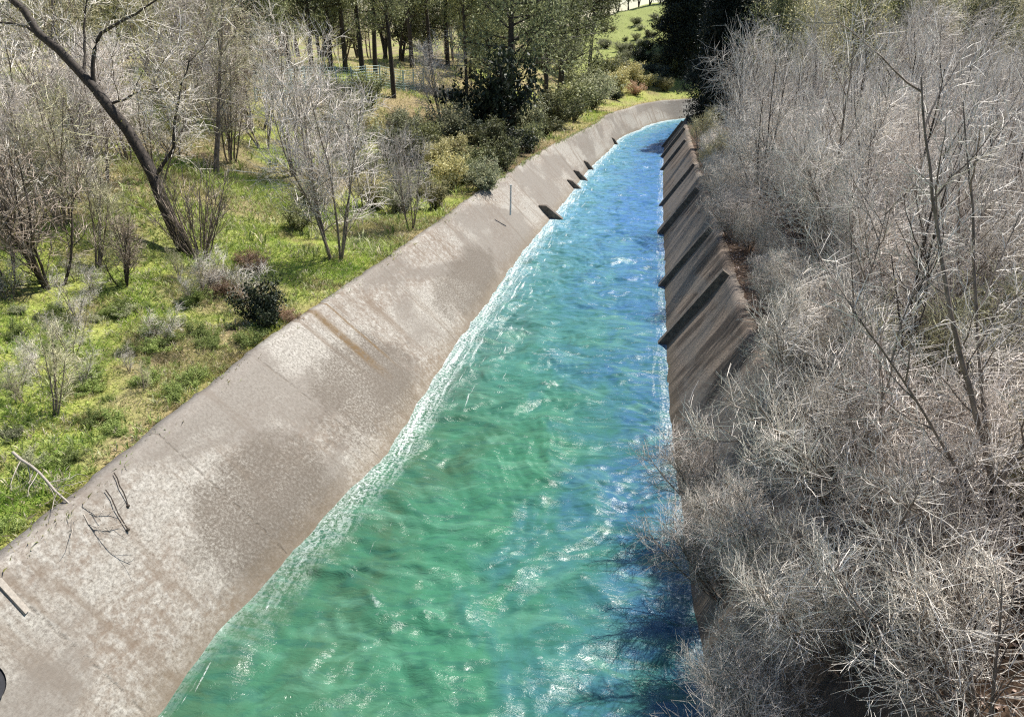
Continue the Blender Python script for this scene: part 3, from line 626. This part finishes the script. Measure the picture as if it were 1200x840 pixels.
def oak_proto(seed, h, mat):
    g = np.random.default_rng(seed); A = grow(np.array([[0, 0, -.3], [.2, .1, -.3]]), np.array([[.1, 0, 1.], [-.25, .15, 1]]), np.array([h * .8, h * .7]), 9, .07, .03, g)
    p1, d1, t1 = sprout(A, 14, .95, .3, 1., g); B = grow(p1, d1, h * .34 * (.5 + .7 * g.random(len(t1))), 7, .15, .06, g)
    p2, d2, t2 = sprout(B, 10, .8, .2, 1., g); D = grow(p2, d2, h * .12 * (.5 + .8 * g.random(len(t2))), 4, .18, .04, g)
    v0, f0 = join([tubes(A, .022 * h, .008 * h, 8), tubes(B, .009 * h, .003 * h, 4), tubes(D, .003 * h, .0012 * h, 3)])
    pts = D[:, 1:].reshape(-1, 3); keep = fbm(pts[:, 0] * 1.1 + 9, pts[:, 2] * 1.1 + pts[:, 1], 2, seed) > .42
    V, F, rn = leaves(pts[keep], 7, .022 * h, .0135 * h, g); return [('trunk', mesh('trunk', v0, f0, M['bark_dark'], True)), ('crown', mesh('crown', V, F, mat, False, {'rnd': rn}))]
PR['oak'] = [oak_proto(320, 8, M['leaf_olive']), oak_proto(321, 8, M['needle']), oak_proto(322, 8, M['leaf_grey'])]

lone = [
 ('grey', 1, 395, 303, 175, 'pale lilac grey leafless shrub standing above the green verge near the concrete', .95),
 ('grey', 0, 345, 205, 150, 'whitish leafless shrub behind the leaning tree and left of the pines', .9),
 ('grey', 1, 482, 268, 95, 'small grey leafless shrub right above the coping before the bend', .8),
 ('brown', 0, 62, 335, 150, 'brown multi-stemmed shrub left of the leaning tree foot', 1.0),
 ('brown', 0, 145, 335, 75, 'small thin-stemmed brown shrub between the stem cluster and the leaning tree', .9),
 ('thin', 0, 12, 330, 130, 'leafless grey shrub at the left edge of the bank', .8),
 ('brown', 0, 300, 150, 120, 'brown leafless shrub behind the shoots of the leaning tree', 1.0),
 ('grey', 0, 520, 150, 85, 'pale leafless shrub between the two slim pine trunks', 1.0),
 ('pale_tree', 0, 250, 205, 190, 'slim bare tree with pale yellow catkins right behind the leaning trunk', .9),
]
for k, i, px, py, hp, lb, w in lone: put(k, i, px, py, hp, lb, 'bare_tree' if k == 'pale_tree' else 'bare_shrub', 'tree' if k == 'pale_tree' else 'shrub', wide=w)
for px, py, hp in ((30, 245, 150), (75, 262, 130), (120, 215, 140), (5, 200, 170), (95, 180, 150), (150, 190, 120), (55, 170, 150), (170, 150, 120), (20, 150, 150), (215, 160, 130), (270, 190, 120), (310, 175, 110), (240, 140, 130), (370, 215, 110), (415, 205, 110), (425, 250, 90)):
    put('thin' if px % 3 else 'grey', px // 5 + 1, px, py, hp * .9, 'leafless grey shrub in the loose brush on the slope behind the leaning tree', group='grey brush behind the leaning tree')
for k in range(15):
    px = int(2 + 225 * r.random()); py = int(150 + 175 * r.random())
    if px > 120 and py > 230: py -= 90
    put('thin', k, px, py, 75 + 70 * r.random(), 'leafless grey shrub in the loose brush on the slope behind the leaning tree', group='grey brush behind the leaning tree')
for px, py, hp in ((60, 120, 190), (130, 110, 180), (190, 115, 150), (230, 105, 120), (0, 110, 200), (280, 120, 120), (170, 90, 150), (95, 95, 170)):
    put('pale_tree', px // 7, px, py, hp, 'thin bare tree with pale yellow catkins on the slope top behind the leaning tree', 'bare_tree', 'tree', 'pale catkin trees on the left slope top')
# evergreen clumps
put('thin', 1, 62, 492, 95, 'small leafless sapling standing alone in the green grass at the left', 'bare_sapling', 'shrub')
rg = np.random.default_rng(19)
for k in range(60):
    px = 5 + 330 * rg.random(); lo = 660 - .80 * px; py = 345 + (lo - 20 - 345) * rg.random()
    if py > lo - 12 or (px > 230 and py < 390): continue
    kk = int(rg.choice([0, 5, 5, 5, 5])); put('bush', kk, px, py, 7 + 11 * rg.random(), 'low leafy weed clump in the sunlit grass left of the pale concrete slope', 'weed_clump', 'weeds', 'weed clumps in the near grass', wide=1.5)
for k in range(26):
    px = 5 + 300 * rg.random(); py = 330 + 150 * rg.random()
    if py > 620 - .80 * px: continue
    put('thin', k, px, py, 25 + 35 * rg.random(), 'knee high dead twiggy weed poking out of the near grass', 'dead_weed', 'weeds', 'dead twiggy weeds in the near grass')
put('bush', 2, 309, 383, 48, 'small round very dark green bush by the coping on the green verge', 'round_bush', 'bush', wide=.95)
put('bush', 2, 580, 165, 85, 'dark blue green bush just left of the tall pine trunk', 'round_bush', 'bush', wide=.8)
for px, py, hp in ((265, 345, 18), (283, 352, 14), (300, 318, 20), (332, 374, 15), (345, 378, 13), (255, 330, 13), (290, 310, 16)):
    put('bush', 3, px, py, hp, 'low rusty brown dead weed clump around the small dark bush', 'dead_weed_clump', 'weeds', 'rusty dead weeds near the coping', wide=1.3)
r3 = np.random.default_rng(5)
clumps = [(415, 150), (440, 165), (455, 185), (430, 205), (470, 160), (480, 195), (500, 175), (510, 205), (530, 190), (545, 215), (560, 200), (525, 225), (495, 230), (460, 225), (575, 180), (555, 170), (590, 200), (600, 180), (620, 178), (640, 160), (615, 160), (650, 150), (470, 250), (440, 245), (510, 245), (385, 165), (400, 130), (430, 130), (535, 165), (570, 225), (668, 142), (690, 130), (410, 180), (365, 250), (350, 270)]
for px, py in clumps:
    kk = int(r3.choice([0, 0, 5, 1, 4])) if px < 550 or py > 205 else int(r3.choice([1, 2, 1, 0]))
    lb = {0: 'grey green broom bush on the rough slope below the pines', 1: 'olive green bush on the rough slope below the pines', 2: 'nearly black evergreen bush in the shade of the tall pine', 4: 'yellowish flowering broom bush on the rough slope below the pines', 5: 'fresh green bush on the rough slope below the pines'}[kk]
    put('bush', kk, px, py, 22 + 18 * r3.random(), lb, 'broom_bush', 'bush', {0: 'grey green broom bushes', 1: 'olive bushes on the slope', 2: 'black bushes below the pine', 4: 'yellowish broom bushes', 5: 'fresh green bushes'}[kk], wide=1.0 + .4 * r3.random())
for px, py, hp, kk in ((700, 118, 26, 0), (720, 112, 24, 4), (735, 100, 22, 4), (752, 78, 18, 2), (764, 100, 20, 2), (728, 92, 20, 0), (705, 95, 26, 1), (690, 110, 30, 1), (745, 112, 14, 3), (780, 108, 14, 4), (720, 118, 12, 2), (760, 58, 10, 2), (745, 30, 8, 1), (775, 28, 9, 1), (790, 90, 20, 1), (775, 85, 18, 4)):
    put('bush', kk, px, py, hp, {0: 'grey green bush on the dry slope above the far bend', 1: 'olive bush on the far slope below the meadow', 2: 'dark bush dotted on the far slope below the fence', 3: 'rusty bush at the foot of the dry far slope', 4: 'yellowish bush on the dry slope above the far bend'}[kk], 'slope_bush', 'bush', 'bushes on the dry slope at the far bend', wide=1.3)

# pines and the wood along the top of the left slope
pines = [(1, 603, 160, 260, 'tall pine with a black trunk standing nearest the canal bend', .9), (0, 462, 117, 190, 'pine with a straight brown trunk left of the tall pine', .8), (2, 547, 115, 190, 'slim crooked pine between the two larger pines', .6),
         (1, 655, 125, 200, 'broad olive green pine to the right of the tall pine', 1.0), (0, 640, 140, 150, 'smaller pale green pine beside the tall pine', 1.1), (2, 690, 90, 110, 'pale olive conifer at the edge of the meadow', 1.2), (1, 575, 120, 150, 'young pine behind the dark blue green bush', 1.0)]
for i, px, py, hp, lb, w in pines: put('pine', i, px, py, hp, lb, 'pine_tree', 'tree', wide=w)
for px, py, hp in ((215, 78, 150), (240, 70, 190), (262, 85, 200), (285, 88, 170), (300, 92, 190), (318, 90, 170), (340, 80, 150), (365, 84, 180), (388, 82, 170), (405, 84, 190), (425, 86, 190), (440, 88, 180), (483, 80, 170), (505, 82, 160), (525, 78, 170), (560, 80, 160), (585, 78, 160), (620, 75, 150), (635, 70, 150)):
    put('pine', px // 3, px, py, hp, 'dark trunked pine in the wood along the top of the left slope', 'pine_tree', 'tree', 'pines of the wood on the left slope top', wide=.85)
for px, py, hp in ((250, 72, 90), (330, 66, 110), (290, 58, 110), (375, 70, 100), (350, 66, 90), (450, 70, 110), (500, 68, 110), (545, 66, 100), (600, 62, 110), (650, 60, 90), (675, 52, 80), (150, 66, 120), (90, 68, 130), (30, 70, 130), (190, 62, 110)):
    put('oak', px // 10, px, py, hp, 'olive leaved round tree in the wood behind the pine trunks', 'broadleaf_tree', 'tree', 'round trees behind the pines', wide=1.0)
r4 = np.random.default_rng(77)
for k in range(40):                           # second and third rows of the wood
    px = 5 + 690 * (k + r4.random()) / 46; d = ray(px, 40); t_ = 95 + 60 * r4.random() + (20 if px > 560 else 0); x_, y_ = d[0] * t_, d[1] * t_
    if px > 640 and t_ < 150: t_ = 175; x_, y_ = d[0] * t_, d[1] * t_
    if k % 3:
        plant('bare_tree', PR['pale_tree'][k % 2], (x_, y_, float(height(np.array([x_]), np.array([y_]))[0]) - .2), k, 1.2 + .5 * r4.random(), 'leafless tree deep in the wood beyond the left slope', 'tree', 'leafless trees deep in the left wood'); continue
    plant('broadleaf_tree', PR['oak'][k % 3], (x_, y_, float(height(np.array([x_]), np.array([y_]))[0]) - .2), k, 1.1 + .5 * r4.random(), 'round crowned tree deep in the wood beyond the left slope', 'tree', 'trees deep in the left wood')
for k, (px, t_) in enumerate(((640, 118), (655, 132), (668, 125), (648, 150), (675, 155))):
    d = ray(px, 40); x_, y_ = d[0] * t_, d[1] * t_
    plant('broadleaf_tree', PR['oak'][k % 3], (x_, y_, float(height(np.array([x_]), np.array([y_]))[0]) - .2), k, 1.0, 'round crowned tree at the left end of the bright meadow', 'tree', 'trees at the left end of the meadow')
for k, (px, t_, sc) in enumerate(((797, 146, 1.7), (815, 142, 1.7), (832, 150, 1.8), (806, 160, 1.9))):
    d = ray(px, 40); x_, y_ = d[0] * t_, d[1] * t_
    plant('dark_conifer', PR['dark_conifer'][0], (x_, y_, float(height(np.array([x_]), np.array([y_]))[0]) - .2), k * 2.3, sc, 'tall black conifer beyond the end of the visible water, right of the meadow', 'tree', 'black conifers beyond the bend')
r5 = np.random.default_rng(3)
for k in range(40):
    px = 700 + 95 * r5.random(); py = 18 + 88 * r5.random(); kk = int(r5.choice([0, 1, 4, 0]))
    put('bush', kk, px, py, 4 + 7 * r5.random() * (py / 60), 'small scrubby bush scattered on the meadow slope beyond the bend', 'scrub_bush', 'bush', 'scrub on the far meadow slope', wide=1.5)
# trees on the crest behind the meadow
for k, px in enumerate(range(640, 812, 12)):
    d = ray(px, 26); t_ = 186 + (k * 37 % 19); x_, y_ = d[0] * t_, d[1] * t_; z_ = float(height(np.array([x_]), np.array([y_]))[0])
    plant('broadleaf_tree', PR['oak'][k % 3], (x_, y_, z_ - .2), k, 1.1, 'tree of the dark row on the crest behind the bright meadow', 'tree', 'row of trees behind the meadow')
# dark conifers at the inside of the bend
dk = [(19.5, 101, 1.3), (23.5, 101, 1.3), (18.5, 99, 1.25), (22, 106, 1.35), (26, 104, 1.3), (21, 94, 1.05), (30, 112, 1.4), (25, 97, 1.1), (36, 118, 1.4), (31, 103, 1.2)]
for k, (xo, yo, sc) in enumerate(dk):
    # stand on the thicket side of the bend
    s_, o_ = s_of(np.array([xo, yo])); off_ = -(SLOPE_R + 3.6 + (k % 3) * 2.4); x_, y_ = canal_xy(s_ , off_); x_ = float(x_); y_ = float(y_)
    plant('dark_conifer', PR['dark_conifer'][0], (x_, y_, float(height(np.array([x_]), np.array([y_]))[0]) - .2), k * 1.3, sc, 'nearly black conifer towering over the shaded slope at the canal bend', 'tree', 'black conifers at the canal bend')
# bare tall trunks far on the right
for k, px in enumerate((905, 930, 962, 1005, 1018, 1030, 1043, 1056, 1068, 1080, 1092, 1120, 1150, 1185)):
    d = ray(px, 25); t_ = 62 + (k * 29 % 17); x_, y_ = d[0] * t_, d[1] * t_
    plant('tall_tree', PR['pine'][(k + 2) % 3] if k % 3 == 0 else PR['pale_tree'][k % 2], (x_, y_, float(height(np.array([x_]), np.array([y_]))[0]) - .2), k * 2.1, 1.35, 'tall tree at the back edge of the right bank thicket', 'tree', 'tall trees at the back of the right thicket')

r6 = np.random.default_rng(41)
for k in range(56):
    px = 850 + 380 * (k + r6.random()) / 56; d = ray(px, 25); t_ = 78 + 45 * r6.random(); x_, y_ = d[0] * t_, d[1] * t_; z_ = float(height(np.array([x_]), np.array([y_]))[0]) - .2
    if k % 2: plant('bare_tree', PR['pale_tree'][(k // 2) % 2], (x_, y_, z_), k * 1.9, 1.5 + .4 * r6.random(), 'leafless tree of the tall wood closing the view behind the right thicket', 'tree', 'leafless trees closing the view on the right')
    else: plant('broadleaf_tree', PR['oak'][(k // 2) % 3], (x_, y_, z_), k * 1.9, 1.25 + .5 * r6.random(), 'olive leaved tree of the tall wood closing the view behind the right thicket', 'tree', 'leafy trees closing the view on the right')

# ------------------------------------------------------------------ grass and weeds
def blades(N, ylo, yhi, dlo, dhi, hmin, hmax, wid, seed, gloss=1.0, leaf=False):
    g = np.random.default_rng(seed); s = ylo + (yhi - ylo) * g.random(N); d = dlo + (dhi - dlo) * g.random(N) ** 1.15
    ot = np.interp(s, RS, OT); x, y = canal_xy(s, ot + d); n = fbm(x / 1.1, y / 1.1, 3, 55); k = n + .15 * g.normal(size=N) > .43; x, y, s, d = x[k], y[k], s[k], d[k]; N = len(x)
    dep = y * cP + 5 * sP; vis = (dep > 5) & (np.abs(x / dep) < .8); x, y, s, d = x[vis], y[vis], s[vis], d[vis]; N = len(x)
    z = height(x, y); base = np.stack([x, y, z - .03], 1); col = ground_color(x, y, s, np.interp(s, RS, OT) + d)
    h = (hmin + (hmax - hmin) * g.random(N) ** 1.6)[:, None] * (.5 + 1.0 * fbm(x / 2, y / 2, 2, 71))[:, None]
    th = g.random(N) * 6.28; side = np.stack([np.cos(th), np.sin(th), th * 0], 1); lean = np.stack([g.normal(0, .5, N), g.normal(0, .5, N), np.ones(N)], 1); lean = unit(lean)
    w = wid * (.6 + .8 * g.random(N))[:, None]
    if leaf: V = np.stack([base, base + lean * h * .5 + side * w, base + lean * h + [0, 0, -.02], base + lean * h * .5 - side * w], 1)
    else: V = np.stack([base - side * w * .6, base + side * w * .6, base + lean * h * .6 + side * w * .5, base + lean * h + np.stack([lean[:, 0], lean[:, 1], lean[:, 0] * 0 - .3], 1) * h * .25], 1)
    dry = (g.random(N) < (.16 if not leaf else .08))[:, None]; c = col * (.75 + .7 * g.random((N, 1))) * np.array([1.15, 1.25, 1.0]); c = np.where(dry, np.array([.50, .43, .30]) * (.7 + .6 * g.random((N, 1))), c)
    return V.reshape(-1, 3), np.arange(N * 4).reshape(-1, 4), np.repeat(c, 4, 0)
t = NT('grass_blades'); a = t.attr('tint').outputs['Color']; t.set(Base_Color=a, Roughness=.6, Specular_IOR_Level=.25)
tr = t.n('ShaderNodeBsdfTranslucent'); t.l(a, tr.inputs[0]); mx = t.n('ShaderNodeMixShader'); mx.inputs[0].default_value = .35
t.l(t.b.outputs[0], mx.inputs[1]); t.l(tr.outputs[0], mx.inputs[2]); t.l(mx.outputs[0], t.out.inputs[0]); M['grass'] = t.m
def tufts(N, ylo, yhi, dlo, dhi, hh, seed, nb=16):
    g = np.random.default_rng(seed); s = ylo + (yhi - ylo) * g.random(N); d = dlo + (dhi - dlo) * g.random(N); x, y = canal_xy(s, np.interp(s, RS, OT) + d)
    k = fbm(x / 1.6, y / 1.6, 3, 87) > .40; x, y, s, d = x[k], y[k], s[k], d[k]; dep = y * cP + 5 * sP; vis = (dep > 5) & (np.abs(x / dep) < .8); x, y, s, d = x[vis], y[vis], s[vis], d[vis]; N = len(x)
    z = height(x, y); c0 = np.stack([x, y, z - .03], 1); pal = np.array([[.30, .37, .10], [.38, .44, .16], [.42, .44, .24], [.50, .45, .32], [.16, .22, .06], [.34, .40, .12], [.24, .31, .08]])[g.integers(0, 7, N)]
    H = hh * (.4 + .9 * g.random(N) ** 1.5); c0 = np.repeat(c0, nb, 0); H = np.repeat(H, nb)[:, None] * (.5 + .7 * g.random((N * nb, 1))); th = g.random(N * nb) * 6.28; o = np.stack([np.cos(th), np.sin(th), th * 0], 1); sd_ = np.stack([-np.sin(th), np.cos(th), th * 0], 1)
    ou = (.15 + .8 * g.random((N * nb, 1))) * H; w = .028 * H + .004
    V = np.stack([c0 - sd_ * w * .5, c0 + o * ou * .5 + [0, 0, 1] * H * .65 - sd_ * w, c0 + o * ou + [0, 0, 1] * H * .85, c0 + o * ou * .5 + [0, 0, 1] * H * .65 + sd_ * w], 1)
    c = np.repeat(pal, nb, 0) * (.6 + .8 * g.random((N * nb, 1))); return V.reshape(-1, 3), np.arange(len(V) * 4).reshape(-1, 4), np.repeat(c, 4, 0)
bl = [tufts(26000, 15, 50, .1, 16, .22, 21, 9), tufts(3500, 15, 120, -.35, .35, .22, 23, 9), tufts(4500, 40, 110, .2, 34, .6, 22, 10), blades(260000, 15, 52, .02, 14, .06, .28, .010, 1), blades(60000, 16, 52, .2, 13, .05, .16, .035, 2, leaf=True), blades(90000, 45, 120, .05, 34, .12, .45, .022, 3), blades(40000, 24, 60, 10, 34, .1, .45, .02, 4), blades(25000, 110, 190, .1, 60, .2, .6, .05, 5)]
V = np.concatenate([b[0] for b in bl]); F = []; n = 0
for b in bl: F.append(b[1] + n); n += len(b[0])
gm = mesh('grass', V, np.concatenate(F), M['grass'], False, {'tint': np.concatenate([b[2] for b in bl])})
obj('grass', gm, kind='stuff', label='sunlit green grass and weeds with dry straw on the left bank')
# dead leaves and twigs on the right bank floor
g = np.random.default_rng(9); N = 60000; s = 10 + 60 * g.random(N); d = .1 + 22 * g.random(N); x, y = canal_xy(s, -(SLOPE_R + d)); z = height(x, y) + .03
V, F, rn = leaves(np.stack([x, y, z], 1), 1, .01, .045, g, flat=2); M['litter'] = leaf_mat('leaf_litter', (.22, .15, .11), (.55, .42, .36), .05)
obj('leaf_litter', mesh('leaf_litter', V, F, M['litter'], False, {'rnd': rn}), kind='stuff', label='pinkish brown fallen leaves under the thicket on the right bank')

# ------------------------------------------------------------------ small things
def flatmat(name, c, rough=.6, metal=0.0):
    t = NT(name); co = t.n('ShaderNodeTexCoord').outputs['Object']; n = t.noise(co, 12, 4, .7)
    c2 = tuple(v * .6 for v in c); return t.set(Base_Color=t.mix(t.ramp(n, .35, .75), c2, c), Roughness=rough, Metallic=metal)
M['white'] = flatmat('chalky_white_paint', (.8, .78, .74)); M['wire'] = flatmat('galvanised_green_wire', (.48, .62, .60), .5); M['dead'] = flatmat('dead_wood', (.42, .37, .31)); M['dark_disc'] = flatmat('dark_iron', (.035, .035, .04), .5, .3)
# white marker stake on the slope
x_, y_ = unproj(598, 248, 2.2); s_, o_ = s_of(np.array([x_, y_])); z_ = WZ(y_) + 2.1
pl = np.array([[[0, 0, -.1], [.02, 0, .7], [.03, .02, 1.6]]]); e_ = empty('marker_stake', (x_, y_, z_), label='thin white marker stake standing on the pale concrete slope', cat='stake')
v, f = tubes(pl, .06, .05, 6); obj('post', mesh('post', v, f, M['white'], True), parent=e_)
v, f = box((.03, .02, 1.62), (.06, 0, 0), (0, .05, 0), (0, 0, .03)); obj('cap', mesh('cap', v, f, M['white']), parent=e_)
# fences
def wire_fence(pts, h, label, step=3.0):
    pts = np.array(pts); d = np.r_[0, np.cumsum(np.hypot(*np.diff(pts, axis=0).T))]; s = np.arange(0, d[-1], step); X = np.interp(s, d, pts[:, 0]); Y = np.interp(s, d, pts[:, 1]); Z = height(X, Y)
    e_ = empty('wire_fence', (X[0], Y[0], Z[0]), label=label, cat='fence'); O = np.array([X[0], Y[0], Z[0]])
    for x, y, z in zip(X, Y, Z):
        v, f = tubes(np.array([[[x, y, z - .3], [x, y, z + h * .6], [x, y, z + h + .1]]]) - O, .075, .07, 6); obj('post', mesh('post', v, f, M['wire'], True), parent=e_)
    L = []
    for k in range(9):
        L.append(np.stack([X, Y, Z + .05 + (h - .05) * k / 8], 1))
    v1 = tubes(np.array(L) - O, .022, .022, 3)
    s2 = np.arange(0, s[-1], .35); x2 = np.interp(s2, d, pts[:, 0]); y2 = np.interp(s2, d, pts[:, 1]); z2 = np.interp(s2, s, Z)
    W = np.stack([np.stack([x2, y2, z2 + .03], 1), np.stack([x2, y2, z2 + h], 1)], 1) - O; v2 = tubes(W, .018, .018, 3)
    v, f = join([v1, v2]); obj('mesh_panel', mesh('mesh_panel', v, f, M['wire']), parent=e_)
f1 = [hit(px, py)[0][:2] for px, py in ((700, 92), (730, 89), (760, 90), (792, 93))]
wire_fence(f1, 2.0, 'green wire mesh fence running below the bright meadow')
f2 = [hit(px, py)[0][:2] for px, py in ((300, 120), (350, 112), (400, 108), (455, 106), (500, 104))]
wire_fence(f2, 2.0, 'pale blue green wire mesh fence in front of the pine trunks', 2.5)
# dead branch lying across the coping, bottom left, with drooping twigs
g = np.random.default_rng(31)
def on_slope(px, py):
    lo, hi = 0, 3.4
    for _ in range(40):
        m_ = (lo + hi) / 2; x, y = unproj(px, py, m_); s, o = s_of(np.array([x, y])); ol = np.interp(s, RS, OL); ot = np.interp(s, RS, OT); hs = LIP * (o - ol) / (ot - ol)
        if hs > m_: lo = m_
        else: hi = m_
    return np.array([x, y, WZ(y) + m_ + .13])
A0 = hit(20, 545)[0] + [0, 0, .25]; A1 = hit(78, 598)[0] + [0, 0, .3]; A2 = on_slope(116, 632) + [0, 0, .12]
e_ = empty('fallen_branch', A0, label='pale dead branch lying across the coping with dark twigs dangling on the concrete', cat='branch')
pts = np.stack([np.interp(np.linspace(0, 2, 12), [0, 1, 2], [A0[i], A1[i], A2[i]]) for i in range(3)], 1) + g.normal(0, .03, (12, 3)) - A0
v, f = tubes(pts[None], .035, .012, 6); obj('limb', mesh('limb', v, f, M['dead'], True), parent=e_)
p1, dd, t1 = sprout(pts[None], 16, .7, .05, 1, g); B = grow(p1, dd, .9 * (.4 + .8 * g.random(16)), 6, .15, -.02, g); p2, d2, t2 = sprout(B, 6, .7, .1, 1, g); D = grow(p2, d2, .3 * (.5 + g.random(len(t2))), 4, .2, 0, g)
v, f = join([tubes(B, .011, .005, 4), tubes(D, .005, .003, 3)]); obj('twigs', mesh('twigs', v, f, M['dead']), parent=e_)
for k, (a_, b_) in enumerate((((137, 565), (153, 602)), ((128, 585), (152, 630)))):  # dark strokes: thin twigs and branch shadows modelled together as solid stems
    p0 = on_slope(*a_) + [0, 0, .1]; p1 = on_slope(*b_) + [0, 0, .06]
    q = np.stack([p0 + (p1 - p0) * w + g.normal(0, .01, 3) for w in np.linspace(0, 1, 6)]) - p0
    e2 = empty('dark_twig', p0, label=['shorter dark twig with a knob end lying on the concrete below the coping', 'longer dark twig with a knob end lying nearer the water on the concrete'][k], cat='twig')
    v, f = tubes(q[None], .012, .012, 5); obj('stem', mesh('stem', v, f, M['bark_dark'], True), parent=e2)
    me = bpy.data.meshes.new('bud'); import bmesh; bm = bmesh.new(); bmesh.ops.create_icosphere(bm, subdivisions=2, radius=.035); bm.to_mesh(me); bm.free(); me.materials.append(M['bark_dark']); obj('bud', me, parent=e2, loc=tuple(q[-1]))
# broken pale slab at the very edge and the dark round object
p0 = on_slope(2, 690); p1 = on_slope(30, 722); dv = unit(p1 - p0); up_ = np.array([0, 0, 1.]); sd_ = unit(np.cross(dv, up_)); nn = np.cross(sd_, dv)
v, f = box((p0 + p1) / 2 + nn * .02, dv * np.linalg.norm(p1 - p0) * .60, sd_ * .055, nn * .03); v = v + g.normal(0, .015, v.shape)
obj('stone_slab', mesh('stone_slab', v - v.mean(0), f, M['dead']), loc=tuple(v.mean(0)), label='narrow whitish stone strip lying on the concrete at the left edge', cat='stone')
c0 = on_slope(-22, 812); nrm_ = unit(np.cross(unit(on_slope(-22, 780) - c0), unit(on_slope(40, 812) - c0))); nrm_ = nrm_ if nrm_[2] > 0 else -nrm_
e2 = empty('round_object', c0, label='dark round object in the concrete at the bottom left', cat='dark_disc')
v, f = tubes(np.array([[-nrm_ * .3, nrm_ * .0, nrm_ * .12]]), .33, .33, 28); obj('disc_rim', mesh('disc_rim', v, f, M['dark_disc'], True), parent=e2)
v, f = tubes(np.array([[nrm_ * .09, nrm_ * .10]]), .33, .01, 28); obj('disc_face', mesh('disc_face', v, f, M['dark_disc'], True), parent=e2)
